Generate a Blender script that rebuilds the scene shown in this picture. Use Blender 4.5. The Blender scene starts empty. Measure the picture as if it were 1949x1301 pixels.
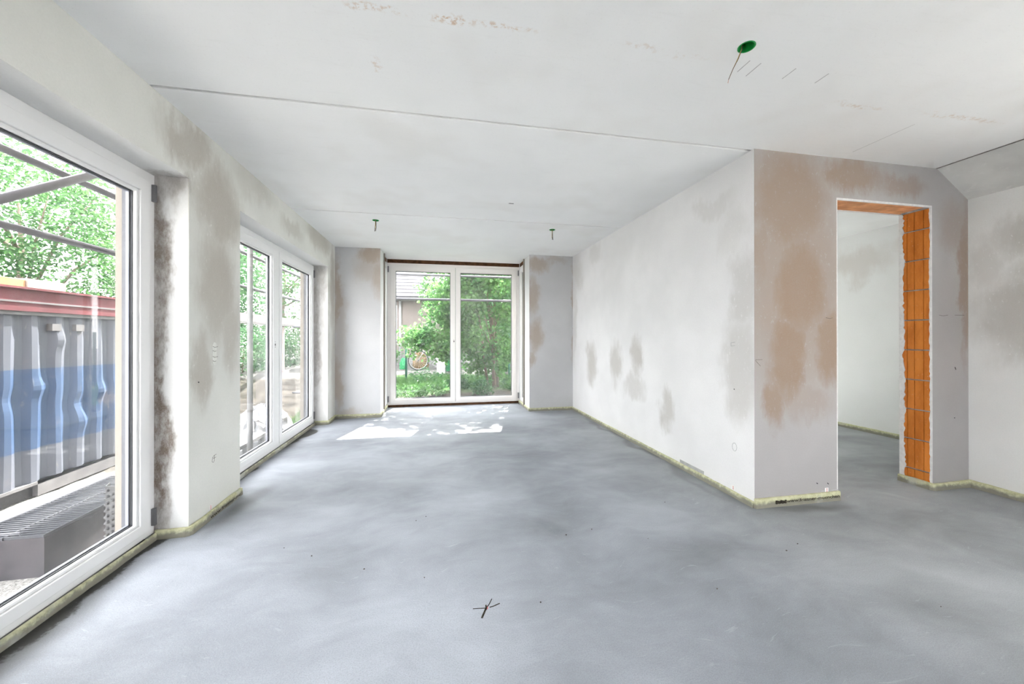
import bpy, bmesh, math, random
import numpy as np
from mathutils import Vector, Matrix

random.seed(7)
RNG = np.random.default_rng(11)
SC = bpy.context.scene
COL = SC.collection
R = math.radians

# ------------------------------------------------------------------ camera, sky, sun, exposure
H_CAM = 1.1924
cam_d = bpy.data.cameras.new('camera')
cam_d.sensor_fit = 'HORIZONTAL'
cam_d.sensor_width = 36.0
cam_d.lens = 726.24 / 1949 * 36.0
cam_d.shift_x = (974.5 - 976.284) / 1949
cam_d.shift_y = -(650.5 - 638.846) / 1949
cam_d.clip_start = 0.02
cam = bpy.data.objects.new('camera', cam_d)
COL.objects.link(cam)
_y, _p, _r = R(11.0826), R(0.1044), R(-0.0301)
fw = Vector((math.sin(_y) * math.cos(_p), math.cos(_y) * math.cos(_p), math.sin(_p)))
rt = Vector((math.cos(_y), -math.sin(_y), 0))
up = rt.cross(fw)
rt2 = rt * math.cos(_r) + up * math.sin(_r)
up2 = -rt * math.sin(_r) + up * math.cos(_r)
m3 = Matrix((rt2, up2, -fw)).transposed()
cam.matrix_world = Matrix.Translation((0, 0, H_CAM)) @ m3.to_4x4()
SC.camera = cam

SKY_STRENGTH = 2.1
world = bpy.data.worlds.new('sky')
SC.world = world
world.use_nodes = True
_bg = world.node_tree.nodes['Background']
_bg.inputs['Color'].default_value = (0.975, 0.982, 1.0, 1)
_bg.inputs['Strength'].default_value = SKY_STRENGTH

SUN_STRENGTH = 7.5
sun_d = bpy.data.lights.new('sun', 'SUN')
sun_d.energy = SUN_STRENGTH
sun_d.angle = R(0.6)
sun_d.color = (1.0, 0.965, 0.9)
sun = bpy.data.objects.new('sun', sun_d)
COL.objects.link(sun)
_el = R(47.7)
_hv = Vector((0.2585, 1.0, 0)).normalized()
to_sun = Vector((_hv.x * math.cos(_el), _hv.y * math.cos(_el), math.sin(_el)))
sun.rotation_euler = to_sun.to_track_quat('Z', 'Y').to_euler()
sun.location = to_sun * 30

SC.view_settings.view_transform = 'Standard'
SC.view_settings.look = 'None'
SC.view_settings.gamma = 1.0
SC.view_settings.use_curve_mapping = False
SC.view_settings.exposure = 2.75
try:
    SC.cycles.use_denoising = True
    SC.cycles.use_adaptive_sampling = True
    SC.cycles.adaptive_threshold = 0.1
    SC.cycles.max_bounces = 8
    SC.cycles.diffuse_bounces = 4
    SC.cycles.glossy_bounces = 4
    SC.cycles.transmission_bounces = 6
    SC.cycles.transparent_max_bounces = 14
    SC.cycles.sample_clamp_indirect = 8.0
    SC.cycles.caustics_reflective = False
    SC.cycles.caustics_refractive = False
except Exception:
    pass

# ------------------------------------------------------------------ measured room (metres, floor = 0)
H = 2.5
XL, XR = -1.4716, 2.1602          # inner faces of the long left and right walls
YF, YB = 5.9362, 6.7044           # far wall face, bay window face
YC, YD = 2.2844, 2.495            # door wall faces
X2 = 4.142                        # right wall beside the camera
XO = -1.80                        # outer face of the left wall
XW = -1.6355                      # inner face of the left windows
XPL, XPR = -0.8428, 1.4308        # bay sides
W1A, W1B = 0.283, 2.6258          # first left window
W2A, W2B = 3.2319, 5.5745         # second left window
ZL = 2.1448                       # lintel of the left windows
ZD, XDL, XDR = 2.1983, 2.8685, 3.7622
YBACK = -1.9
XBR = 5.25                        # far wall of the side room
GL = -0.8                         # dug-out ground beside the house

# ------------------------------------------------------------------ node helpers
class NT:
    def __init__(s, name):
        s.m = bpy.data.materials.new(name); s.m.use_nodes = True
        s.t = s.m.node_tree; s.t.nodes.clear()
        s.out = s.n('ShaderNodeOutputMaterial')
    def n(s, typ, **kw):
        x = s.t.nodes.new(typ)
        for k, v in kw.items(): setattr(x, k, v)
        return x
    def l(s, a, b): s.t.links.new(a, b)
    def put(s, sock, v):
        if hasattr(v, 'is_output'): s.l(v, sock)
        elif isinstance(v, (tuple, list)) and len(v) == 3 and sock.type == 'RGBA': sock.default_value = (*v, 1)
        else: sock.default_value = v
    def math(s, op, a, b=None, c=None, clamp=False):
        x = s.n('ShaderNodeMath', operation=op, use_clamp=clamp)
        for i, v in enumerate((a, b, c)):
            if v is not None: s.put(x.inputs[i], v)
        return x.outputs[0]
    def vm(s, op, a, b=None):
        x = s.n('ShaderNodeVectorMath', operation=op)
        s.put(x.inputs[0], a)
        if b is not None: s.put(x.inputs[1], b)
        return x.outputs['Value'] if op in ('LENGTH', 'DOT_PRODUCT') else x.outputs[0]
    def pos(s): return s.n('ShaderNodeNewGeometry').outputs['Position']
    def noise(s, vec, scale, detail=4, rough=0.55, dist=0.0, stretch=None):
        if stretch: vec = s.vm('MULTIPLY', vec, stretch)
        x = s.n('ShaderNodeTexNoise'); s.l(vec, x.inputs['Vector'])
        x.inputs['Scale'].default_value = scale; x.inputs['Detail'].default_value = detail
        x.inputs['Roughness'].default_value = rough; x.inputs['Distortion'].default_value = dist
        return x
    def mr(s, v, a, b, c=0.0, d=1.0, smooth=True):
        x = s.n('ShaderNodeMapRange', clamp=True)
        if smooth: x.interpolation_type = 'SMOOTHSTEP'
        s.put(x.inputs[0], v)
        for i, q in enumerate((a, b, c, d)): x.inputs[i + 1].default_value = q
        return x.outputs[0]
    def mix(s, f, a, b):
        x = s.n('ShaderNodeMix', data_type='RGBA')
        s.put(x.inputs[0], f); s.put(x.inputs[6], a); s.put(x.inputs[7], b)
        return x.outputs[2]
    def bsdf(s, col, rough=0.6, spec=0.3, metal=0.0, normal=None):
        b = s.n('ShaderNodeBsdfPrincipled')
        s.put(b.inputs['Base Color'], col); s.put(b.inputs['Roughness'], rough)
        b.inputs['Specular IOR Level'].default_value = spec; s.put(b.inputs['Metallic'], metal)
        if normal is not None: s.l(normal, b.inputs['Normal'])
        return b
    def bump(s, h, strength, dist=0.01):
        b = s.n('ShaderNodeBump'); b.inputs['Strength'].default_value = strength
        b.inputs['Distance'].default_value = dist; s.l(h, b.inputs['Height']); return b.outputs[0]
    def done(s, sh):
        s.l(sh.outputs[0] if hasattr(sh, 'outputs') else sh, s.out.inputs['Surface']); return s.m
    def blobs(s, vec, lst, soft=0.45):
        acc = None
        for c, r, k in lst:
            v = s.vm('MULTIPLY', s.vm('SUBTRACT', vec, tuple(c)), tuple(1.0 / q for q in r))
            m = s.mr(s.vm('LENGTH', v), 1.0, soft, 0.0, k)
            acc = m if acc is None else s.math('MAXIMUM', acc, m)
        return acc

def simple(name, col, rough=0.5, spec=0.3, metal=0.0, var=0.10, scale=6.0, bump=0.0, bscale=60):
    t = NT(name); p = t.pos()
    n = t.noise(p, scale, 3).outputs['Fac']
    c = t.mix(t.mr(n, 0.3, 0.7), tuple(q * (1 - var) for q in col), tuple(min(1, q * (1 + var)) for q in col))
    nm = t.bump(t.noise(p, bscale, 2).outputs['Fac'], bump) if bump else None
    return t.done(t.bsdf(c, rough, spec, metal, nm))

def plaster(name, base, stain, lst, mottle=0.07, warp=0.22, streak=None, dark=None, dlst=None, speck=0.5, reveal_light=None):
    """skim-coated plaster: drying blotches with a shape of their own, trowel mottling, pale efflorescence"""
    t = NT(name); p = t.pos()
    nz = t.noise(p, 2.6, 2, 0.58); nf = t.noise(p, 17, 3, 0.68, stretch=(1, 1, 0.45))
    wv = t.vm('MULTIPLY', t.vm('SUBTRACT', nz.outputs['Color'], (0.5, 0.5, 0.5)), (warp * 2.2, warp * 2.2, warp * 2.6))
    wf_ = t.vm('MULTIPLY', t.vm('SUBTRACT', nf.outputs['Color'], (0.5, 0.5, 0.5)), (0.13, 0.13, 0.20))
    wp = t.vm('ADD', t.vm('ADD', p, wv), wf_)
    lo = t.noise(p, 1.3, 3, 0.55).outputs['Fac']
    hi = t.noise(p, 22, 4, 0.7, stretch=(1, 1, 0.45)).outputs['Fac']
    fine = t.noise(p, 120, 2, 0.7).outputs['Fac']; fl = t.noise(p, 48, 4, 0.75, stretch=(1, 1, 0.6)).outputs['Fac']
    col = t.mix(t.mr(lo, 0.3, 0.7), tuple(q * (1 - mottle) for q in base), tuple(min(1, q * (1 + mottle * 0.6)) for q in base))
    if lst:
        m = t.blobs(wp, lst, 0.30)
        m = t.math('MULTIPLY', m, t.mr(lo, 0.2, 0.75, 0.72, 1.0), clamp=True)
        edge = t.math('MULTIPLY', t.mr(m, 0.05, 0.35), t.mr(m, 0.95, 0.5))
        sp = t.math('MULTIPLY', t.math('MULTIPLY', t.math('MAXIMUM', edge, 0.25), t.mr(fl, 0.60, 0.68)), speck)
        m2 = t.math('SUBTRACT', m, t.math('MULTIPLY', sp, m), clamp=True)
        col = t.mix(m2, col, stain)
        col = t.mix(t.math('MULTIPLY', sp, 0.5), col, tuple(min(1, q * 1.08) for q in base))
    if reveal_light:   # daylight on reveals and lintel undersides painted in as a whiter tone
        axis, a_, b_, amt = reveal_light
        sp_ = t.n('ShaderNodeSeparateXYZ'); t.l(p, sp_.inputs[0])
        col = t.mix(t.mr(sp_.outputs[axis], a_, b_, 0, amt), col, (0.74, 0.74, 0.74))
    if dlst:
        m = t.math('MULTIPLY', t.blobs(wp, dlst), t.mr(hi, 0.3, 0.65, 0.45, 1.0), clamp=True)
        col = t.mix(m, col, dark)
    col = t.mix(t.mr(fine, 0.35, 0.7, 0.0, 0.16), col, tuple(q * 0.8 for q in base))
    b = t.math('ADD', t.math('MULTIPLY', hi, 0.5), fine)
    return t.done(t.bsdf(col, 0.85, 0.2, normal=t.bump(b, 0.12, 0.004)))

# ------------------------------------------------------------------ mesh helpers
class MB:
    def __init__(s): s.v = []; s.f = []
    def add(s, vs, fs):
        o = len(s.v); s.v += [tuple(q) for q in vs]; s.f += [tuple(i + o for i in f) for f in fs]; return s
    def box(s, x0, x1, y0, y1, z0, z1):
        x0, x1 = sorted((x0, x1)); y0, y1 = sorted((y0, y1)); z0, z1 = sorted((z0, z1))
        return s.add([(x0,y0,z0),(x1,y0,z0),(x1,y1,z0),(x0,y1,z0),(x0,y0,z1),(x1,y0,z1),(x1,y1,z1),(x0,y1,z1)],
                     [(0,3,2,1),(4,5,6,7),(0,1,5,4),(1,2,6,5),(2,3,7,6),(3,0,4,7)])
    def tube(s, pts, r, n=10, cap=True):
        pts = [Vector(p) for p in pts]; rs = r if isinstance(r, (list, tuple)) else [r] * len(pts)
        rings = []; prev = None
        for i, p in enumerate(pts):
            d = (pts[min(i + 1, len(pts) - 1)] - pts[max(i - 1, 0)]).normalized()
            a = prev if prev is not None else (Vector((0, 0, 1)) if abs(d.z) < 0.9 else Vector((1, 0, 0)))
            u = (a - d * a.dot(d)).normalized(); w = d.cross(u); prev = u
            rings.append([p + (u * math.cos(2*math.pi*k/n) + w * math.sin(2*math.pi*k/n)) * rs[i] for k in range(n)])
        vs = [q for r_ in rings for q in r_]; fs = []
        for i in range(len(pts) - 1):
            for k in range(n):
                k2 = (k + 1) % n
                fs.append((i*n+k, i*n+k2, (i+1)*n+k2, (i+1)*n+k))
        if cap:
            fs.append(tuple(reversed(range(n)))); fs.append(tuple((len(pts)-1)*n + k for k in range(n)))
        return s.add(vs, fs)
    def lathe(s, prof, c=(0, 0, 0), n=24):
        vs = []; fs = []
        for (r, z) in prof:
            for k in range(n):
                a = 2 * math.pi * k / n; vs.append((c[0] + r*math.cos(a), c[1] + r*math.sin(a), c[2] + z))
        for i in range(len(prof) - 1):
            for k in range(n):
                k2 = (k + 1) % n; fs.append((i*n+k, i*n+k2, (i+1)*n+k2, (i+1)*n+k))
        return s.add(vs, fs)
    def prism(s, poly, fn, d0, d1):
        """poly: 2-D points; fn(a, b, d) -> world"""
        n = len(poly)
        vs = [fn(a, b, d0) for a, b in poly] + [fn(a, b, d1) for a, b in poly]
        fs = [tuple(range(n)), tuple(reversed(range(n, 2*n)))] + [(i, i + n, (i+1) % n + n, (i+1) % n) for i in range(n)]
        return s.add(vs, fs)
    def ring(s, fn, u0, u1, z0, z1, l, r, b, t, w0, w1):
        """rectangular frame with four mitred members; fn(u, w, z) -> world"""
        o = [(u0, z0), (u1, z0), (u1, z1), (u0, z1)]; i = [(u0+l, z0+b), (u1-r, z0+b), (u1-r, z1-t), (u0+l, z1-t)]
        vs = [fn(u, w0, z) for u, z in o + i] + [fn(u, w1, z) for u, z in o + i]
        fs = []
        for k in range(4):
            k2 = (k + 1) % 4
            fs += [(k, k2, k2+4, k+4), (k+8, k+12, k2+12, k2+8), (k, k+8, k2+8, k2), (k+4, k2+4, k2+12, k+12)]
        return s.add(vs, fs)
    def build(s, name, mat, parent=None, smooth=False, bevel=0.0, recalc=True, sub=0):
        me = bpy.data.meshes.new(name); me.from_pydata(s.v, [], s.f)
        if recalc or bevel:
            bm = bmesh.new(); bm.from_mesh(me)
            bmesh.ops.recalc_face_normals(bm, faces=bm.faces)
            if bevel:
                es = [e for e in bm.edges if len(e.link_faces) == 2 and e.calc_face_angle(0) > 0.5]
                bmesh.ops.bevel(bm, geom=es, offset=bevel, segments=2, profile=0.5, affect='EDGES', clamp_overlap=True)
            bm.to_mesh(me); bm.free()
        if mat: me.materials.append(mat)
        if smooth: me.polygons.foreach_set('use_smooth', [True] * len(me.polygons))
        o = bpy.data.objects.new(name, me); COL.objects.link(o)
        if parent: o.parent = parent
        return o

def tag(o, label, cat, group=None, kind=None):
    o['label'] = label; o['category'] = cat
    if group: o['group'] = group
    if kind: o['kind'] = kind
    return o
def struct(o, label, cat='wall'):
    o['kind'] = 'structure'; o['label'] = label; o['category'] = cat; return o
def empty(name, loc=(0, 0, 0)):
    o = bpy.data.objects.new(name, None); o.empty_display_size = 0.1; COL.objects.link(o); o.location = loc; return o
def keep(o, parent):
    o.parent = parent; o.matrix_parent_inverse = Matrix.Translation(-Vector(parent.location)); return o
def B(name, mat, parent, *boxes, **kw):
    m = MB()
    for b in boxes: m.box(*b)
    o = m.build(name, mat, None, **kw)
    if parent: keep(o, parent)
    return o

# ------------------------------------------------------------------ materials
WHITE = (0.80, 0.80, 0.80)
BROWN = (0.44, 0.365, 0.305)
DKBROWN = (0.15, 0.105, 0.075)

M_wall_left = plaster('plaster_left', (0.74, 0.74, 0.70), (0.43, 0.395, 0.35), [
    ((XL, 2.62, 2.36), (0.3, 0.40, 0.20), 0.9), ((XL, 2.95, 2.10), (0.3, 0.42, 0.42), 0.9),
    ((XL, 2.92, 1.55), (0.3, 0.36, 0.55), 0.95), ((XL, 2.76, 1.0), (0.3, 0.16, 0.36), 0.95),
    ((XL, 3.10, 1.25), (0.3, 0.17, 0.45), 0.8), ((XL, 3.5, 2.42), (0.3, 0.5, 0.2), 0.45),
    ((XL, 4.3, 2.32), (0.3, 0.4, 0.14), 0.5), ((XL, 5.2, 2.42), (0.3, 0.7, 0.2), 0.75),
    ((XL, 5.8, 1.9), (0.3, 0.2, 0.8), 0.8), ((XL, 5.85, 0.8), (0.3, 0.15, 0.9), 0.5),
    ((-1.56, W2B, 1.7), (0.09, 0.12, 0.75), 0.8), ((-1.60, W2B, 0.8), (0.06, 0.12, 0.9), 0.9)],
    dark=DKBROWN, dlst=[((XW, W1B, 1.35), (0.085, 0.14, 1.2), 0.85), ((XW, W1B, 0.6), (0.095, 0.14, 0.9), 0.95),
                        ((-1.56, W1B, 2.12), (0.16, 0.14, 0.20), 0.55), ((XW, W2B, 1.2), (0.10, 0.16, 1.4), 0.55), ((-1.57, W2B, 1.95), (0.16, 0.16, 0.5), 0.42), ((-1.55, W2B, 0.9), (0.16, 0.16, 1.2), 0.22)], warp=0.10, reveal_light=(0, XL - 0.003, XL - 0.006, 0.85))
M_wall_far = plaster('plaster_far', (0.57, 0.57, 0.58), (0.42, 0.345, 0.28), [
    ((-0.95, YF, 2.40), (0.30, 0.3, 0.20), 0.95), ((-0.86, YF, 2.05), (0.17, 0.3, 0.40), 0.8),
    ((-1.46, YF, 1.8), (0.09, 0.3, 0.75), 0.95), ((-1.45, YF, 0.55), (0.10, 0.3, 0.6), 0.95),
    ((-1.30, YF, 0.1), (0.25, 0.3, 0.10), 0.5),
    ((1.56, YF, 2.36), (0.28, 0.3, 0.16), 0.9), ((1.48, YF, 1.85), (0.14, 0.3, 0.45), 0.9),
    ((1.53, YF, 1.2), (0.16, 0.3, 0.38), 0.95), ((1.50, YF, 0.85), (0.09, 0.3, 0.2), 0.8),
    ((2.16, YF, 2.2), (0.07, 0.3, 0.30), 0.95), ((2.165, YF, 1.5), (0.045, 0.3, 0.9), 0.9),
    ((1.85, YF, 2.45), (0.25, 0.3, 0.09), 0.5), ((-1.0, YF, 2.2), (0.35, 0.3, 0.35), 0.5), ((-1.40, YF, 1.2), (0.12, 0.3, 1.1), 0.4)], warp=0.10, reveal_light=(1, YF + 0.004, YF + 0.008, 1.0))
M_wall_right = plaster('plaster_right', (0.84, 0.83, 0.83), (0.56, 0.535, 0.505), [
    ((XR, 5.15, 0.82), (0.3, 0.26, 0.40), 1.0), ((XR, 4.42, 0.85), (0.3, 0.22, 0.36), 0.9),
    ((XR, 3.88, 0.95), (0.3, 0.20, 0.36), 1.0), ((XR, 3.95, 0.62), (0.3, 0.35, 0.16), 0.7),
    ((XR, 3.35, 0.48), (0.3, 0.16, 0.24), 1.0), ((XR, 2.42, 0.95), (0.3, 0.26, 0.55), 0.75),
    ((XR, 2.40, 1.5), (0.3, 0.18, 0.4), 0.7), ((XR, 2.50, 2.0), (0.3, 0.25, 0.3), 0.35), ((XR, 5.7, 2.2), (0.3, 0.3, 0.4), 0.6),
    ((XR, 5.85, 1.3), (0.3, 0.12, 0.8), 0.45), ((XR, 5.0, 2.35), (0.3, 0.3, 0.2), 0.35),
    ((XR, 2.7, 2.25), (0.3, 0.3, 0.12), 0.4)], warp=0.16)
M_wall_door = plaster('plaster_door', (0.42, 0.405, 0.405), (0.30, 0.205, 0.14), [
    ((2.45, YC, 2.15), (0.55, 0.3, 0.62), 0.80), ((2.52, YC, 1.55), (0.75, 0.3, 1.15), 0.62), ((2.55, YC, 1.55), (0.42, 0.3, 0.62), 0.95),
    ((2.44, YC, 1.05), (0.28, 0.3, 0.52), 1.0), ((2.31, YC, 0.75), (0.13, 0.3, 0.30), 0.9), ((2.80, YC, 1.15), (0.22, 0.3, 0.45), 0.9),
    ((2.20, YC, 1.75), (0.12, 0.3, 0.5), 0.7), ((2.60, YC, 0.72), (0.35, 0.3, 0.25), 0.45),
    ((3.00, YC, 2.38), (0.45, 0.3, 0.20), 0.80), ((3.48, YC, 2.36), (0.30, 0.3, 0.13), 0.62),
    ((4.12, YC, 1.60), (0.10, 0.3, 0.95), 0.75), ((4.00, YC, 2.05), (0.25, 0.3, 0.30), 0.40), ((3.95, YC, 1.2), (0.3, 0.3, 0.9), 0.16)], warp=0.09)
M_wall_side = plaster('plaster_side', (0.78, 0.78, 0.77), (0.45, 0.425, 0.395), [
    ((X2, 1.95, 1.35), (0.3, 0.45, 0.52), 0.85), ((X2, 1.8, 1.9), (0.3, 0.5, 0.25), 0.75), ((X2, 2.2, 1.75), (0.3, 0.15, 0.3), 0.4)], warp=0.14)
M_wall_back = plaster('plaster_plain', (0.84, 0.84, 0.83), (0.60, 0.56, 0.52), [((0, YBACK, 1.2), (0.8, 0.4, 0.6), 0.6)])
M_wall_room = plaster('plaster_room', (0.86, 0.86, 0.855), (0.72, 0.68, 0.65), [((XBR, 3.9, 2.1), (0.3, 0.5, 0.3), 0.9), ((XBR, 3.4, 2.2), (0.3, 0.3, 0.16), 0.6)], mottle=0.03)

def ceiling_mat():
    t = NT('ceiling_concrete'); p = t.pos()
    nz = t.noise(p, 9, 3, 0.65)
    wp = t.vm('ADD', p, t.vm('MULTIPLY', t.vm('SUBTRACT', nz.outputs['Color'], (.5, .5, .5)), (.12, .10, 0)))
    lo = t.noise(p, 0.9, 3, 0.55).outputs['Fac']
    strk = t.noise(p, 5, 4, 0.65, stretch=(1.0, 7.0, 1.0)).outputs['Fac']
    fine = t.noise(p, 90, 3, 0.7).outputs['Fac']
    base = t.mix(t.mr(lo, 0.3, 0.7), (0.865, 0.87, 0.87), (0.92, 0.922, 0.92))
    base = t.mix(t.mr(strk, 0.55, 0.8, 0, 0.10), base, (0.62, 0.61, 0.59))
    rust = t.blobs(wp, [((-0.30, 1.59, H), (.10, .03, 1), .9), ((-0.20, 1.60, H), (.09, .025, 1), .7), ((0.05, 1.595, H), (.12, .035, 1), 1.0),
                        ((0.25, 1.585, H), (.22, .025, 1), .75), ((-0.29, 1.93, H), (.03, .07, 1), .5), ((0.9, 1.575, H), (.12, .02, 1), .35),
                        ((1.15, 1.59, H), (.15, .02, 1), .3), ((2.35, 1.745, H), (.25, .03, 1), .5), ((3.1, 1.72, H), (.4, .03, 1), .55)], soft=0.2)
    rust = t.math('MULTIPLY', rust, t.mr(t.noise(p, 38, 4, 0.75).outputs['Fac'], 0.46, 0.60))
    col = t.mix(t.math('MULTIPLY', rust, 0.75), base, (0.60, 0.40, 0.25))
    col = t.mix(t.mr(fine, 0.58, 0.80, 0, 0.22), col, (0.45, 0.44, 0.43))
    warm = t.math('MULTIPLY', t.mr(t.noise(p, 1.7, 2).outputs['Fac'], 0.5, 0.75), 0.25)
    col = t.mix(warm, col, (0.73, 0.70, 0.66))
    return t.done(t.bsdf(col, 0.85, 0.2, normal=t.bump(fine, 0.10, 0.003)))
M_ceiling = ceiling_mat()
M_joint = simple('joint_mortar', (0.20, 0.19, 0.18), 0.9, 0.1, var=0.3, scale=25)

def floor_mat():
    t = NT('floor_screed'); p = t.pos()
    wz = t.noise(p, 1.6, 2, 0.5)
    wp = t.vm('ADD', p, t.vm('MULTIPLY', t.vm('SUBTRACT', wz.outputs['Color'], (.5, .5, .5)), (.5, .5, 0)))
    big = t.noise(p, 1.0, 4, 0.5, 0.0, stretch=(0.9, 1.0, 1)).outputs['Fac']
    mid = t.noise(wp, 2.4, 5, 0.62, 0.0, stretch=(0.8, 1.2, 1)).outputs['Fac']
    strk = t.noise(wp, 6, 5, 0.68, 0.0, stretch=(0.6, 2.0, 1)).outputs['Fac']
    fine = t.noise(p, 190, 2, 0.7).outputs['Fac']
    tr = t.noise(p, 55, 3, 0.7).outputs['Fac']
    a = t.math('ADD', t.math('MULTIPLY', big, 0.70), t.math('MULTIPLY', mid, 0.30))
    a = t.math('ADD', t.math('MULTIPLY', a, 0.90), t.math('MULTIPLY', strk, 0.10))
    lightzone = t.blobs(wp, [((-0.3, 1.5, 0), (1.1, 1.0, 9), .10), ((1.1, 1.4, 0), (.7, .5, 9), .06), ((0.0, 2.8, 0), (.8, .5, 9), .05)], soft=0.0)
    dz = t.blobs(wp, [((0.75, 2.32, 0), (.55, .22, 9), .09), ((1.35, 1.9, 0), (.45, .2, 9), .08), ((2.75, 1.95, 0), (.7, .35, 9), .10), ((1.65, 3.0, 0), (.45, .9, 9), .06),
                      ((-0.5, 2.05, 0), (.25, .25, 9), .08), ((2.1, 1.3, 0), (.6, .25, 9), .05), ((4.0, 2.6, 0), (1.4, .9, 9), .09)], soft=0.0)
    a = t.math('SUBTRACT', t.math('ADD', a, lightzone), dz)
    f = t.mr(a, 0.32, 0.66, smooth=False)
    col = t.mix(f, (0.175, 0.188, 0.212), (0.43, 0.462, 0.515))
    sep = t.n('ShaderNodeSeparateXYZ'); t.l(wp, sep.inputs[0])
    warm = t.mr(sep.outputs[0], 0.9, 2.6, 0, 0.55)  # colour cast of the light on the right side, painted into the screed
    col = t.mix(warm, col, t.mix(f, (0.18, 0.185, 0.178), (0.43, 0.445, 0.435)))
    col = t.mix(t.mr(fine, 0.32, 0.60, 0.34, 0.0), col, (0.20, 0.20, 0.21))
    gr = t.noise(p, 420, 1, 0.6).outputs['Fac']
    col = t.mix(t.mr(gr, 0.55, 0.75, 0.0, 0.4), col, (0.56, 0.59, 0.63))
    sc = t.noise(wp, 30, 3, 0.7, 0.0, stretch=(0.25, 2.0, 1)).outputs['Fac']
    col = t.mix(t.mr(sc, 0.62, 0.72, 0.0, 0.25), col, (0.54, 0.57, 0.61))
    # damp dirty joint in the left window niches and along the left wall
    damp = t.blobs(wp, [((-1.60, 1.4, 0), (.17, 1.35, 9), 1.0), ((-1.62, 4.4, 0), (.10, 1.3, 9), .8), ((-1.36, 2.95, 0), (.12, .5, 9), .7),
                        ((2.5, 2.20, 0), (.5, .09, 9), .7), ((2.12, 4.0, 0), (.07, 2.2, 9), .6), ((-1.35, 5.85, 0), (.3, .12, 9), .6)], soft=0.1)
    damp = t.math('MULTIPLY', damp, t.mr(mid, 0.25, 0.6, 0.5, 1.0))
    col = t.mix(t.math('MULTIPLY', damp, 0.85), col, (0.075, 0.073, 0.065))
    jx = t.math('ADD', sep.outputs[0], t.math('MULTIPLY', t.math('SUBTRACT', tr, 0.5), 0.05))
    col = t.mix(t.mr(jx, -1.575, -1.60, 0, 0.92), col, (0.03, 0.03, 0.026))
    h = t.math('ADD', t.math('MULTIPLY', fine, 0.5), t.math('ADD', tr, t.math('MULTIPLY', strk, 1.2)))
    return t.done(t.bsdf(col, t.mr(mid, 0.3, 0.7, 0.72, 0.56), 0.35, normal=t.bump(h, 0.22, 0.004)))
M_floor = floor_mat()

def soffit_mat():
    t = NT('soffit_raw_concrete'); p = t.pos()
    s1 = t.noise(p, 20, 7, 0.75, 0.3, stretch=(1, 0.6, 1.2)).outputs['Fac']
    lo = t.noise(p, 3, 5).outputs['Fac']
    col = t.mix(t.mr(lo, .3, .7), (0.60, 0.60, 0.59), (0.74, 0.74, 0.725))
    col = t.mix(t.mr(s1, 0.54, 0.74, 0, 0.7), col, (0.84, 0.84, 0.83))
    return t.done(t.bsdf(col, 0.9, 0.2, normal=t.bump(s1, 0.3, 0.004)))
M_soffit = soffit_mat()

M_pvc = simple('white_pvc', (0.82, 0.82, 0.82), 0.32, 0.45, var=0.012, scale=2)
M_pvc_warm = simple('white_pvc_warm', (0.88, 0.85, 0.83), 0.32, 0.45, var=0.012, scale=2)
M_gasket = simple('gasket_dark', (0.05, 0.052, 0.06), 0.55, 0.3, var=0.1)
M_clad = simple('grey_cladding', (0.075, 0.08, 0.098), 0.45, 0.4, var=0.1, scale=20)
M_spacer = simple('glass_spacer', (0.22, 0.23, 0.27), 0.4, 0.4, 0.3, var=0.1)
M_redgasket = simple('gasket_red', (0.42, 0.16, 0.09), 0.6, 0.3, var=0.2, scale=30)
M_metal = simple('hinge_metal', (0.22, 0.22, 0.23), 0.4, 0.5, 0.6, var=0.1)
M_black = simple('black_plastic', (0.02, 0.02, 0.022), 0.5, 0.3, var=0.1)
M_cream = simple('cream_render', (0.26, 0.232, 0.20), 0.85, 0.2, var=0.03, scale=3, bump=0.1)
M_raw = simple('raw_wood_gap', (0.085, 0.042, 0.022), 0.9, 0.1, var=0.35, scale=18)
M_concrete = simple('concrete_grey', (0.40, 0.40, 0.39), 0.9, 0.2, var=0.15, scale=5, bump=0.2)

def glass_mat(name='window_glass', dirt_haze=0.095):  # dusty film, thickened to paint in a whitish veiling haze
    t = NT(name)
    tr = t.n('ShaderNodeBsdfTransparent'); tr.inputs[0].default_value = (0.98, 0.98, 0.975, 1)
    gl = t.n('ShaderNodeBsdfGlossy'); gl.inputs['Roughness'].default_value = 0.0
    ge = t.n('ShaderNodeNewGeometry')
    ct = t.math('ABSOLUTE', t.vm('DOT_PRODUCT', ge.outputs['Normal'], ge.outputs['Incoming']))
    sch = t.math('ADD', t.math('MULTIPLY', t.math('POWER', t.math('SUBTRACT', 1.0, ct, clamp=True), 5.0), 0.965), 0.035)
    mx = t.n('ShaderNodeMixShader'); t.l(sch, mx.inputs[0]); t.l(tr.outputs[0], mx.inputs[1]); t.l(gl.outputs[0], mx.inputs[2])
    df = t.n('ShaderNodeBsdfDiffuse'); df.inputs[0].default_value = (0.8, 0.8, 0.8, 1)
    p = t.pos()
    sp = t.mr(t.noise(p, 70, 2, 0.7).outputs['Fac'], 0.66, 0.74, 0, 0.35)
    film = t.mr(t.noise(p, 2.2, 3, 0.65, 0.0, stretch=(1, 1, 0.4)).outputs['Fac'], 0.35, 0.75, 0.3, 1.0)
    d = t.math('ADD', t.math('MULTIPLY', film, dirt_haze), t.math('MULTIPLY', sp, dirt_haze * 3))
    m2 = t.n('ShaderNodeMixShader'); t.l(d, m2.inputs[0]); t.l(mx.outputs[0], m2.inputs[1]); t.l(df.outputs[0], m2.inputs[2])
    return t.done(m2)
M_glass = glass_mat()

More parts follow.
